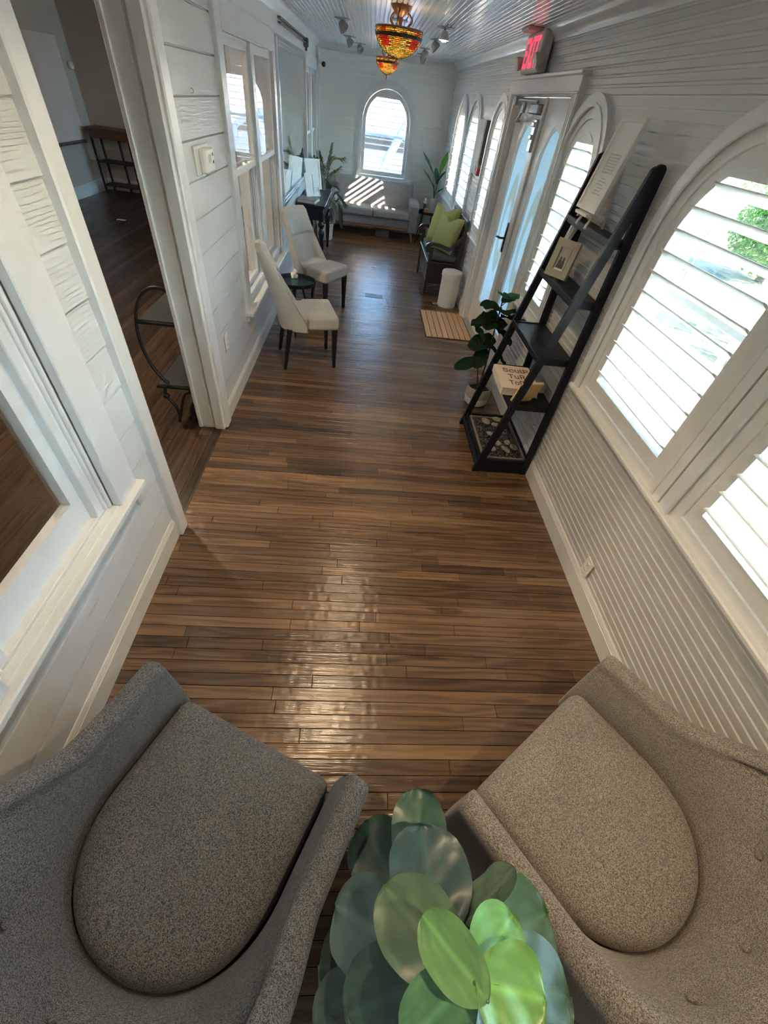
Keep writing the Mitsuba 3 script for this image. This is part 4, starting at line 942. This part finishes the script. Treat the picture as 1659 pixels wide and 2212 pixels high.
part(k, 'seat_rail', box(bx0 - .015, bx1 - .03, by0 + .01, by1 - .01, .405, .432, .008), 'espresso')
part(k, 'seat_cushion', rbox(bx0 + .02, bx1 - .05, by0 + .06, by1 - .06, .432, .50, .025), 'leather', 40)
part(k, 'back_rail', cat([box(bx1 - .03, bx1 + .005, by0, by1, .84, .93, .01), box(bx1 - .06, bx1 - .03, by0, by1, .50, .55, .006)]), 'espresso')
for i in range(15):
    y = by0 + .08 + i * (by1 - by0 - .16) / 14
    part(k, 'slat', hull([(bx1 - .045 + dx, y + dy, .54) for dx in (-.008, .008) for dy in (-.016, .016)] + [(bx1 - .012 + dx, y + dy, .85) for dx in (-.008, .008) for dy in (-.016, .016)]), 'espresso')
def pillow(c, size, rot, label, seed):
    k = thing('pillow', label, 'pillow', None)
    n = 21; a = np.linspace(-1, 1, n); U, V = np.meshgrid(a, a, indexing='ij')
    th = .085 * np.sqrt(np.maximum(0, 1 - np.abs(U) ** 3.2)) ** 1 * np.sqrt(np.maximum(0, 1 - np.abs(V) ** 3.2))
    dent = .085 * np.exp(-((U * 1.2) ** 2 + (V - 1.05) ** 2) / .12)
    pin = 1 - .055 * (1 - U ** 2) * np.abs(V) ** 4 
    pin2 = 1 - .055 * (1 - V ** 2) * np.abs(U) ** 4
    X, Z = U * size / 2 * pin2, V * size / 2 * pin - dent * 1.0
    f = np.stack([X, th - dent * .2, Z], -1); b = np.stack([X, -th - dent * .2, Z], -1)
    f[..., 1] += .004 * np.sin(U * 9 + V * 5 + seed)
    m = cat([grid(f), grid(b, True)]); m.merge_vertices()
    if m.volume < 0: m.invert()
    A = trimesh.transformations.euler_matrix(*rot); A[:3, 3] = c
    m.apply_transform(A); part(k, 'cover', m, 'green_velvet', True)
    e = np.concatenate([[(x, y, z)] for i, j in [(i, 0) for i in range(n)] + [(n - 1, j) for j in range(1, n)] + [(i, n - 1) for i in range(n - 2, -1, -1)] + [(0, j) for j in range(n - 2, 0, -1)] for x, y, z in [f[i, j] * (1, 0, 1) + (0, -dent[i, j] * .2, 0)]])
    e = e @ A[:3, :3].T + A[:3, 3]
    part(k, 'piping', tube(e, .005, 6, closed=True), 'green_velvet', True)
pillow((1.115, 6.99, .735), .46, (-.30, 0, PI * 1.5 + .72), 'olive green velvet pillow further along the dark bench, near the side table', 1)
pillow((1.125, 6.585, .715), .42, (-.34, .04, PI * 1.5 + .62), 'olive green velvet pillow at the near end of the dark bench, against its arm', 2)
# ================================================================ BIN and DOORMAT
k = thing('pedal_bin', 'white cylindrical pedal bin standing in front of the dark bench', 'bin')
tb = (1.185, 5.985)
part(k, 'body', lathe([(0, 0), (.118, 0), (.122, .008), (.126, .372), (.129, .374), (.129, .40), (0, .40)], 48, (*tb, 0)), 'white_plastic', 40)
part(k, 'lid', lathe([(.132, .388), (.134, .41), (.128, .424), (.10, .432), (0, .436)], 48, (*tb, 0)), 'white_plastic', 50)
part(k, 'liner', tube([(tb[0] + (.129 + .003 * math.sin(7 * a)) * math.cos(a), tb[1] + (.129 + .003 * math.sin(7 * a)) * math.sin(a), .372 + .006 * math.sin(3 * a)) for a in np.linspace(0, 2 * PI, 60, endpoint=False)], .005, 6, closed=True), 'paper', True)
part(k, 'pedal', cat([box(tb[0] - .175, tb[0] - .11, tb[1] - .05, tb[1] - .005, .012, .022, .003), tube(catmull([(tb[0] - .115, tb[1] - .055, .02), (tb[0] - .185, tb[1] - .05, .022), (tb[0] - .185, tb[1] - .005, .022), (tb[0] - .115, tb[1], .02)]), .005, 8)]), 'steel')
k = thing('doormat', 'bamboo slat doormat with a dark border in front of the double door', 'doormat')
M0 = (.792, 1.36, 4.83, 5.70)
part(k, 'backing', box(M0[0], M0[1] - .005, M0[2], M0[3], 0, .006, .002), 'mat_edge')
for i in range(8):
    x0 = M0[0] + .012 + i * .0683
    part(k, 'slat', box(x0 + .0035, x0 + .0648, M0[2] + .016, M0[3] - .016, .005, .012, .003), 'bamboo')
k = thing('floor_outlet', 'flush floor outlet plate with a thin outline in the middle of the hardwood floor', 'outlet')
part(k, 'rim', xf(extr(frame_poly(.06, .31, 5.98, 6.11, .008), .0025), t=(0, 0, 0)), 'dark_metal')
part(k, 'lid', box(.07, .30, 5.99, 6.10, 0, .0018), 'dark_brown')
part(k, 'hinge', cat([box(.12, .135, 6.085, 6.095, .001, .004), box(.235, .25, 6.085, 6.095, .001, .004)]), 'steel')
single('paper_scrap', 'tiny white paper scrap on the hardwood floor past the floor outlet', 'paper', box(.165, .25, 7.38, 7.44, 0, .002), 'paper')
single('paper_scrap', 'tiny white paper scrap on the floor of the dim room', 'paper', box(-4.12, -3.98, 8.34, 8.40, 0, .002), 'paper')
# ================================================================ LADDER SHELF
k = thing('ladder_shelf', 'tall black leaning ladder shelf with five tiers beside the arched window', 'shelf')
LY = (2.40, 3.06); xfz = lambda z: .958 + .357 * z / 1.81
for y, s in ((LY[0], 1), (LY[1], -1)):
    q = shapely.union_all([sg.LineString([(.958 - .02, -.1), (1.315, 1.81)]).buffer(.024), sg.LineString([(1.333, -.1), (1.333, 1.82)]).buffer(.024), sg.Polygon([(1.29, 1.63), (1.345, 1.63), (1.345, 1.82), (1.315, 1.82)]).buffer(.012)]).intersection(rect(.8, 0, 1.358, 2))
    part(k, 'side_frame', basis(extr(q, .024), (1, 0, 0), (0, 0, 1), (0, -1, 0), (0, y + (.024 if s > 0 else 0), 0)), 'black_wood', 40)
for i, z in enumerate((.075, .565, .895, 1.235, 1.535)):
    x0 = xfz(z) - .012
    part(k, 'shelf', box(x0, 1.352, LY[0] + .022, LY[1] - .022, z - .016, z, .003), 'black_wood')
    part(k, 'front_rail', box(x0 - .012, x0 + .008, LY[0] + .02, LY[1] - .02, z - .03, z + .008, .003), 'black_wood')
    for y in (LY[0] + .024, LY[1] - .042):
        part(k, 'side_rail', box(x0 + .01, 1.35, y, y + .018, z - .036, z + .006, .003), 'black_wood')
part(k, 'bottom_box', cat([box(.965, .985, LY[0] + .02, LY[1] - .02, .0, .115, .003), box(.975, 1.355, LY[0] + .005, LY[0] + .024, .0, .115, .003), box(.975, 1.355, LY[1] - .024, LY[1] - .005, .0, .115, .003), box(1.338, 1.356, LY[0] + .02, LY[1] - .02, 0, .115, .003)]), 'black_wood')
k = thing('gravel_tray', 'shallow brown rimmed tray on the lowest tier of the ladder shelf', 'tray')
part(k, 'base', box(.994, 1.332, LY[0] + .046, LY[1] - .046, .0765, .082), 'dark_brown')
for a in ((.992, 1.010, LY[0] + .044, LY[1] - .044), (1.318, 1.334, LY[0] + .044, LY[1] - .044), (1.0, 1.33, LY[0] + .044, LY[0] + .058), (1.0, 1.33, LY[1] - .058, LY[1] - .044)):
    part(k, 'rim', box(*a, .078, .112, .003), mat('tray_rim', (.20, .155, .125), .5))
r = np.random.default_rng(11); ms = []
ico = trimesh.creation.icosphere(subdivisions=1, radius=1)
for i in range(1500):
    m = ico.copy(); m.apply_scale([r.uniform(.005, .010), r.uniform(.005, .010), r.uniform(.003, .006)]); 
    ms.append(xf(m, rz=r.uniform(0, 6), rx=r.uniform(-.5, .5), t=(r.uniform(1.018, 1.310), r.uniform(LY[0] + .066, LY[1] - .066), .088 + r.uniform(0, .007))))
mat('gravel', proc(lambda p, n, uv: mix((.012, .012, .013), (.13, .125, .115), smoothstep(.3, .9, noise(p.x * 120, p.y * 120, p.z * 60)))), .45)
single('dark_gravel', 'small dark gravel filling the tray on the lowest tier', 'gravel', cat(ms), 'gravel', True, kind='stuff')
mat('stone', proc(lambda p, n, uv: mix((.17, .16, .13), (.28, .26, .21), fbm(p.x * 40, p.y * 40, p.z * 40, 2))), .55)
for i, (x, y, a, b, rz) in enumerate(((1.12, 2.945, .032, .048, .3), (1.225, 2.985, .030, .042, 1.0), (1.12, 2.76, .022, .035, .8), (1.20, 2.56, .020, .050, .5), (1.16, 2.635, .026, .032, .1), (1.235, 2.655, .025, .03, 0), (1.09, 2.56, .030, .035, .9), (1.275, 2.60, .028, .038, .4), (1.19, 2.90, .022, .035, 1.3))):
    lab = ['pale oval pebble at the far end of the gravel tray, left one', 'pale oval pebble at the far end of the gravel tray, right one', 'small pale pebble in the middle of the gravel tray', 'long flat pebble at the near end of the gravel tray', 'rounded grey pebble left of centre in the near half of the gravel tray', 'rounded grey pebble right of centre in the near half of the gravel tray', 'grey pebble in the near left corner of the gravel tray', 'grey pebble in the near right corner of the gravel tray', 'narrow dull pebble just in front of the two pale oval pebbles'][i]
    m = trimesh.creation.icosphere(subdivisions=3, radius=1); m.vertices *= (1 + .12 * (meshkit.noise(m.vertices * 1.7, i) - .5))[:, None]; m.apply_scale([a, b, .016])
    single('river_pebble', lab, 'pebble', xf(m, rz=rz, t=(x, y, .108)), 'stone', True)
# ---- things on the tiers
def text(t, h, center=True, bold=True, depth=.0012, w=None):
    m = meshkit.text_mesh(t, h, depth, bold); b = m.bounds
    m.apply_translation([-(b[0][0] + b[1][0]) / 2 if center else -b[0][0], -b[0][1], 0])
    if w: m.apply_scale([w / (b[1][0] - b[0][0]), 1, 1])
    return m
k = thing('book', 'thick beige book with big brown hand lettered title lying on the second tier', 'book')
B = lambda m: xf(m, rz=-.04, t=(1.145, 2.715, .5742))
part(k, 'cover', B(cat([box(-.132, .130, -.175, .175, 0, .004), box(-.132, .130, -.175, .175, .050, .054, .001), box(-.132, -.127, -.175, .175, 0, .054, .001)])), 'beige_book')
part(k, 'pages', B(box(-.127, .125, -.168, .168, .004, .050)), 'page_edge')
for j, (t, y, x) in enumerate((('SculP', .062, .012), ('TuRe', -.030, .022), ('ToDaY', -.122, .026))):
    part(k, 'title', B(xf(text(t, .058, w=.19 if j != 1 else .165), t=(x, y, .0545))), 'brown_ink')
sp = text('SCULPTURE TODAY', .022, w=.29, bold=False)
part(k, 'spine_title', B(basis(sp, (0, -1, 0), (0, 0, 1), (-1, 0, 0), (-.132, 0, .016))), 'soft_ink')
k = thing('book', 'thin golden tan book standing askew at the near end of the second tier', 'book')
v = np.array([.97, .243, 0]); n_ = np.array([-.223, .89, .40]); n_ /= np.linalg.norm(n_); up = np.cross(v, n_) * -1; up = up if up[2] > 0 else -up
nn = np.cross(v, up)
part(k, 'cover', basis(box(0, .155, 0, .175, -.010, .010, .002), v, up, nn, (1.06, 2.475, .572)), 'gold_book')
part(k, 'pages', basis(box(.003, .152, .003, .1765, -.007, .007), v, up, nn, (1.06, 2.475, .572)), 'beige_book')
k = thing('storage_box', 'small pale grey box at the back of the second tier beside the wall', 'box')
part(k, 'body', box(1.285, 1.345, 2.63, 2.78, .566, .610, .003), pr((.46, .45, .42), .6)); part(k, 'lid', box(1.282, 1.348, 2.627, 2.783, .600, .622, .003), pr((.42, .41, .385), .6))
kk, P = photo_frame('photo_frame', 'taupe wooden photo frame with a black and white couple on the fourth tier', 'picture frame', (1.215, 2.84, 1.2445), .155, .20, PI + .62, .20, 'frame_taupe', 'paper', .038, .022)
part(kk, 'photo', P(box(-.036, .036, .048, .152, .011, .0125)), pr((.40, .38, .35), .3))
part(kk, 'figures', P(cat([xf(lathe([(0, 0), (.012, 0), (.008, .03), (.004, .04), (.007, .048), (.006, .056), (0, .058)], 12), rx=0, ry=0, s=(1, 1, 1)) if False else extr(sg.Polygon([(x0 - .011, .052), (x0 + .011, .052), (x0 + .008, .09), (x0 + .004, .094), (x0 + .0055, .104), (x0, .112), (x0 - .0055, .104), (x0 - .004, .094), (x0 - .008, .09)]).buffer(.001), .0132) for x0 in (-.012, .010)])), pr((.07, .07, .075), .4))
part(kk, 'inner_lip', P(extr(frame_poly(-.042, .042, .034, .166, .006), .025)), 'frame_taupe')
part(kk, 'stand', P(hull([(-.02, .0165, -.08), (.02, .0165, -.08), (-.02, .15, -.004), (.02, .15, -.004), (-.02, .0165, -.074), (.02, .0165, -.074)])), 'black_wood')
# white sign on an easel on the top tier
kk, P = photo_frame('framed_sign', 'white framed notice leaning on a small easel on the top tier of the ladder shelf', 'sign', (1.205, 2.72, 1.605), .235, .385, PI + .05, .20, 'white_plastic', 'paper', .018, .018)
tq = cat([xf(text(t, h, depth=.0006, bold=b), t=(0, y, .0092)) for t, h, y, b in (('WELCOME', .014, .285, True), ('please sign in', .010, .262, False), ('and have a seat', .010, .245, False), ('THANK', .022, .12, True), ('YOU', .022, .09, True))]) if False else cat([box(-.055, .055, .165, .245, .0090, .0095)] + [box(-.05 + .013 * (i % 3), .05 - .017 * (i % 2), .075 + .013 * i, .080 + .013 * i, .0090, .0095) for i in range(6)])
part(kk, 'print', P(tq), 'soft_ink', label='faint grey print')
fine = cat([box(-.045, .045, .172 + .012 * i, .178 + .012 * i, .0094, .0099) for i in range(6)])
part(kk, 'print_lines', P(fine), 'paper')
k = thing('table_easel', 'small white easel holding the framed notice on the top tier', 'easel')
for yy in (2.655, 2.785):
    part(k, 'front_leg', tube([(1.195, yy, 1.536), (1.226, 2.72 + (yy - 2.72) * .9, 1.61), (1.290, 2.72 + (yy - 2.72) * .3, 1.90)], .008, 8), 'white_plastic', 40)
part(k, 'ledge', box(1.170, 1.228, 2.64, 2.80, 1.586, 1.6015, .003), 'white_plastic')
part(k, 'back_leg', tube([(1.325, 2.72, 1.536), (1.30, 2.72, 1.90)], .008, 8), 'white_plastic', 40)
k = thing('picture_frame', 'plain white frame leaning at the far end of the upper tiers, beside the arched window', 'picture frame')
part(k, 'frame', hull([(1.20, 2.985, 1.2445), (1.22, 2.985, 1.2445), (1.29, 2.985, 1.49), (1.31, 2.985, 1.49), (1.20, 3.005, 1.2445), (1.22, 3.005, 1.2445), (1.29, 3.005, 1.49), (1.31, 3.005, 1.49)]), 'trim_warm')
# fiddle leaf plant
k = thing('fiddle_plant', 'dark leaved plant in a white and grey pot on the floor behind the ladder shelf', 'plant')
fo = (1.14, 3.43)
part(k, 'pot', lathe([(0, .0), (.085, .0), (.104, .02), (.112, .08)], 40, (*fo, 0)), 'white_ceramic', 50)
part(k, 'pot_band', lathe([(.112, .08), (.112, .165), (.106, .175), (.100, .165), (.096, .135), (0, .135)], 40, (*fo, 0)), 'grey_ceramic', 40, label='grey upper band of the pot')
part(k, 'soil', lathe([(0, .138), (.097, .136)], 24, (*fo, 0)), 'soil')
part(k, 'stem', tube(catmull([(1.14, 3.43, .12), (1.13, 3.42, .45), (1.12, 3.42, .70), (1.115, 3.42, .90)]), np.linspace(.009, .004, 25), 8), 'stem_brown', True)
part(k, 'stem', tube(catmull([(1.13, 3.43, .13), (1.07, 3.42, .35), (1.04, 3.42, .52), (1.01, 3.42, .58)]), np.linspace(.006, .003, 25), 8), 'stem_brown', True)
for i, (c, L, Wd, az, ti, ro, key) in enumerate((((1.135, 3.40, .945), .15, .12, 4.0, .75, 0, 'leaf_mid'), ((1.10, 3.40, .76), .20, .17, 3.6, .2, .3, 'leaf_dark'), ((1.01, 3.42, .745), .15, .11, 3.1, -.1, .2, 'leaf_dark'), ((1.06, 3.42, .575), .20, .13, 3.0, -.15, .5, 'leaf_dark'), ((.985, 3.42, .385), .20, .09, 3.1, -.25, .6, 'leaf_dark'),
        ((1.205, 3.42, .50), .20, .12, -.3, -.4, .2, 'leaf_dark'), ((1.22, 3.40, .80), .18, .14, -.6, .3, .2, 'leaf_dark'), ((1.19, 3.40, .67), .18, .13, -.8, -.2, .3, 'leaf_dark'), ((1.04, 3.40, .87), .14, .09, 3.3, .3, .3, 'leaf_dark'), ((1.13, 3.36, .86), .17, .14, 4.6, .45, .0, 'leaf_dark'), ((1.02, 3.42, .64), .13, .06, 2.6, .9, .2, 'leaf_mid'), ((1.06, 3.38, .47), .16, .10, 4.2, -.5, .1, 'leaf_dark'), ((1.16, 3.42, .93), .13, .09, .4, .6, .0, 'leaf_mid'))):
    dv = np.array([math.cos(az), math.sin(az), 0]); c = np.array(c)
    base = c - dv * L * .5 * math.cos(ti) - np.array([0, 0, L * .5 * math.sin(ti)])
    lk, _ = leaf(k, 'leaf', base, dv, L * 1.15, Wd * 1.3, ti, ro, None, key, seed=70 + i, droop=.25, n=17, m=11, wave=.06, cup=.2)
    s0 = np.array((1.12, 3.42, max(.2, min(.9, base[2] - .03)))) if c[0] > 1.05 or c[2] > .7 else np.array((1.05, 3.42, max(.3, base[2] - .05)))
    part(lk, 'petiole', tube(catmull([s0, (s0 + base) / 2 + (0, 0, .01), base]), .003, 6), 'stem_green', True)
# ================================================================ DIM ROOM
k = thing('whiteboard', 'pale blank board on the side wall of the dim room', 'whiteboard')
part(k, 'panel', box(-5.198, -5.175, 8.7, 10.23, .78, 2.03, .003), 'board_white')
part(k, 'tray', box(-5.198, -5.11, 9.0, 10.16, .745, .775, .004), 'dark_metal')
k = thing('wall_sensor', 'small white sensor in the far corner of the dim room', 'sensor')
part(k, 'body', rbox(-5.19, -5.13, 10.40, 10.50, 1.66, 1.75, .02), 'white_plastic', 40)
k = thing('metal_console', 'tall wooden topped console with black metal frame and shelves in the dim room', 'console table')
part(k, 'top', box(-5.10, -3.7, 10.15, 10.57, .92, .965, .004), 'red_wood')
part(k, 'apron', box(-5.07, -3.73, 10.18, 10.55, .82, .92, .003), 'red_wood')
for z in (.12, .47):
    part(k, 'shelf', box(-5.07, -3.73, 10.19, 10.54, z, z + .022, .003), 'iron')
for x in (-5.07, -4.75, -4.42, -4.10, -3.76):
    for y in ((10.185, 10.53) if x in (-5.07, -4.42, -3.76) else (10.53,)):
        part(k, 'upright', box(x, x + .03, y, y + .03, 0, .92, .002), 'iron')
k = thing('glass_stand', 'black iron stand with glass tiers and round hoop ends just inside the opening', 'stand')
hx0, hx1, hy0, hy1 = -1.40, -1.17, 2.74, 3.30
for z, ty in ((.30, 'lower'), (.75, 'upper')):
    part(k, 'tier_frame', cat([box(hx0 - .01, hx1 + .01, hy0 - .012, hy0 + .008, z - .02, z, .003), box(hx0 - .01, hx1 + .01, hy1 - .008, hy1 + .012, z - .02, z, .003), box(hx0 - .012, hx0 + .006, hy0, hy1, z - .02, z, .003), box(hx1 - .006, hx1 + .012, hy0, hy1, z - .02, z, .003)]), 'iron')
    part(k, 'glass_tier', box(hx0, hx1, hy0, hy1, z, z + .008, .002), mat('smoked_glass', (.05, .055, .055), .04, specular=.9) if ty == 'upper' else 'smoked_glass')
for y in (hy0, hy1):
    th = np.linspace(-.35 * PI, 1.35 * PI, 40)
    part(k, 'hoop', tube([(hx0 + .17 + .20 * math.cos(t), y, .62 + .34 * math.sin(t)) for t in th], .011, 8), 'iron', True)
    for x, s in ((hx0 + .05, 1), (hx1 - .0, -1)):
        part(k, 'leg', tube(catmull([(x, y, .29), (x - .015 * s, y, .22), (x + .03 * s, y, .14), (x + .045 * s, y, .06), (x + .03 * s, y, 0)]), .011, 8), 'iron', True)
        part(k, 'collar', xf(trimesh.creation.icosphere(subdivisions=2, radius=.022), t=(x - .012 * s, y, .215), s=None), 'iron', True)
    part(k, 'brace', tube(catmull([(hx0 + .10, y, .05), (hx0 + .16, y, .22), (hx1, y, .27)]), .009, 8), 'iron', True)
# ================================================================ OUTDOORS
struct('ground', 'dry grass and lawn outside the windows', 'ground', box(1.55, 40, -25, 45, -.5, -.22), 'lawn')
struct('ground_001', 'pale paved drive outside the end window', 'ground', box(-30, 1.54, 10.3, 45, -.5, -.15), 'asphalt')
dk = struct('porch_deck', 'white painted porch boards outside the arched windows', 'deck', box(1.56, 2.85, -4, 10.5, -.2, -.12), 'deck_paint')
for i in range(9):
    x = 1.56 + i * .143
    part(dk, 'board', box(x + .004, x + .139, -4, 10.5, -.12, -.10, .003), 'deck_paint')
struct('porch_roof', 'roof over the porch outside', 'roof', cat([box(1.54, 5.4, -4, 6.35, 2.75, 2.95), ]), 'outdoor_white')
for y in (-3.9, -.6, 2.7, 6.2):
    k = thing('porch_post', f'white square porch post outside, {["hidden behind the camera", "by the rear arched window", "outside the ladder shelf", "near the double door"][[-3.9, -.6, 2.7, 6.2].index(y)]}', 'post')
    part(k, 'shaft', box(4.2, 4.32, y - .06, y + .06, -.3, 2.75, .01), 'outdoor_white')
    part(k, 'cap', box(4.17, 4.35, y - .09, y + .09, 2.62, 2.70, .01), 'outdoor_white')
    part(k, 'base', box(4.17, 4.35, y - .09, y + .09, -.3, .0, .01), 'outdoor_white')
rl = thing('porch_railing', 'white porch railing with cut out panels outside the arched window', 'railing')
part(rl, 'top_rail', box(2.70, 2.80, -3.8, 10.3, .68, .74, .01), 'outdoor_white')
part(rl, 'bottom_rail', box(2.72, 2.78, -3.8, 10.3, -.02, .04, .008), 'outdoor_white')
for i in range(61):
    y = -3.66 + i * .225
    q = rect(y, .04, y + .19, .68).difference(sg.Point(y + .095, .36).buffer(.055, 8)).difference(rect(y + .085, .44, y + .105, .60)).difference(rect(y + .085, .12, y + .105, .28))
    part(rl, 'baluster', basis(extr(q, .02), (0, 1, 0), (0, 0, 1), (1, 0, 0), (2.74, 0, 0)), 'outdoor_white')
def garden_chair(o, ang, label):
    put = frame_at(o, (math.cos(ang), math.sin(ang)))
    k = thing('garden_chair', label, 'chair')
    for i in range(5): part(k, 'seat_slat', put(box(-.25, .25, -.08 - .1 * i, .01 - .1 * i, .36 - .035 * i, .38 - .035 * i, .004)), 'pale_blue_chair')
    for i in range(5):
        x = -.22 + .11 * i; part(k, 'back_slat', put(hull([(x - .045, -.42, .24), (x + .045, -.42, .24), (x - .05, -.75, .95 - abs(i - 2) * .05), (x + .05, -.75, .95 - abs(i - 2) * .05), (x - .045, -.44, .24), (x + .045, -.44, .24), (x - .05, -.77, .95 - abs(i - 2) * .05), (x + .05, -.77, .95 - abs(i - 2) * .05)])), 'pale_blue_chair')
    for s in (-1, 1):
        part(k, 'arm', put(box(s * .36 - .06, s * .36 + .06, -.62, .06, .54, .565, .006)), 'pale_blue_chair')
        part(k, 'leg', put(box(s * .31 - .02, s * .31 + .02, -.06, .04, 0, .54, .005)), 'pale_blue_chair')
        part(k, 'leg', put(hull([(s * .29 - .02, .0, .36), (s * .29 + .02, 0, .36), (s * .29 - .02, -.8, 0), (s * .29 + .02, -.8, 0), (s * .29 - .02, 0, .26), (s * .29 + .02, 0, .26), (s * .29 - .02, -.7, 0), (s * .29 + .02, -.7, 0)])), 'pale_blue_chair')
garden_chair((5.6, 6.9, -.22), 2.6, 'pale blue slatted garden chair on the grass outside the arched window')
garden_chair((5.3, 5.6, -.22), 2.2, 'pale blue slatted garden chair nearer the porch railing outside')
def tree(o, h, r, n, label, key='leaf_tree', trunk=True):
    k = thing('garden_tree', label, 'tree')
    rr = np.random.default_rng(int(o[0] * 10 + o[1]))
    part(k, 'trunk', tube(catmull([o, (o[0] + .1, o[1], o[2] + h * .4), (o[0], o[1] + .1, o[2] + h * .8)]), np.linspace(.10, .04, 17), 10), 'bark', True)
    c = rr.normal(size=(n, 3)); c /= np.linalg.norm(c, axis=1, keepdims=True); c *= (rr.random((n, 1)) ** .4) * np.array([r, r, r * .75]); c += np.array(o) + (0, 0, h)
    a = rr.normal(size=(n, 3)); b = rr.normal(size=(n, 3)); s = .055
    a /= np.linalg.norm(a, axis=1, keepdims=True); b -= a * (a * b).sum(1, keepdims=True); b /= np.linalg.norm(b, axis=1, keepdims=True)
    V = np.stack([c - a * s, c + b * s * .5, c + a * s, c - b * s * .5], 1).reshape(-1, 3)
    i = np.arange(n)[:, None] * 4
    part(k, 'foliage', trimesh.Trimesh(V, np.vstack([i + [0, 1, 2], i + [0, 2, 3]]), process=False), key, kind='stuff')
tree((9.6, 10.8, -.22), 1.0, 1.2, 9000, 'leafy green bush tree on the lawn outside the arched windows')
tree((12.5, 15.5, -.22), 2.6, 2.2, 6000, 'larger leafy tree further out on the lawn')
tree((11.0, 2.5, -.22), 2.8, 2.2, 6000, 'leafy tree straight out from the porch')
# through the end window: a parked dark vehicle, blue umbrella
k = thing('parked_car', 'dark blue parked car outside the arched end window', 'car')
cm = lambda m: xf(m, rz=.0, t=(.35, 16.2, -.15))
prof = sg.Polygon([(-2.0, .3), (-2.0, .75), (-1.7, .95), (-.9, 1.0), (-.5, 1.38), (.9, 1.40), (1.5, 1.0), (1.95, .9), (2.0, .3)]).buffer(.06)
part(k, 'body', cm(basis(extr(prof, 1.7), (1, 0, 0), (0, 0, 1), (0, -1, 0), (0, .85, 0))), 'navy', 40)
for s in (-.86,): part(k, 'window', cm(basis(extr(sg.Polygon([(-.75, 1.02), (-.42, 1.33), (.82, 1.34), (1.3, 1.02)]), .02), (1, 0, 0), (0, 0, 1), (0, -1, 0), (0, s + .0, 0))), 'black_gloss')
for x in (-1.25, 1.25):
    for y in (-.8, .8): part(k, 'wheel', cm(xf(lathe([(0, -.1), (.2, -.1), (.31, -.08), (.31, .08), (.2, .1), (0, .1)], 24), rx=PI / 2, t=(x, y, .31))), 'tyre', 40)
k = thing('patio_umbrella', 'closed blue patio umbrella leaning outside the end window', 'umbrella')
part(k, 'canopy', tube([(.30, 13.6, .55), (.45, 13.6, .8), (.85, 13.65, 1.5), (.95, 13.66, 1.66)], [.03, .10, .085, .03], 10), 'blue_canvas', True)
part(k, 'pole', tube([(0.0, 13.55, -.15), (.99, 13.67, 1.75)], .02, 8), 'steel', True)
k = thing('pale_building', 'pale building across the drive outside the end window', 'building')
part(k, 'wall', box(-9, 12, 26, 27, -.2, 2.9), 'outdoor_white')
for i in range(5):
    x = -7 + i * 4; w = part(k, 'window', box(x, x + 1.2, 25.95, 26.02, 1.0, 2.6, .02), 'deck_paint')
part(k, 'roof', box(-9.3, 12.3, 25.6, 27.4, 2.9, 3.05), 'asphalt')
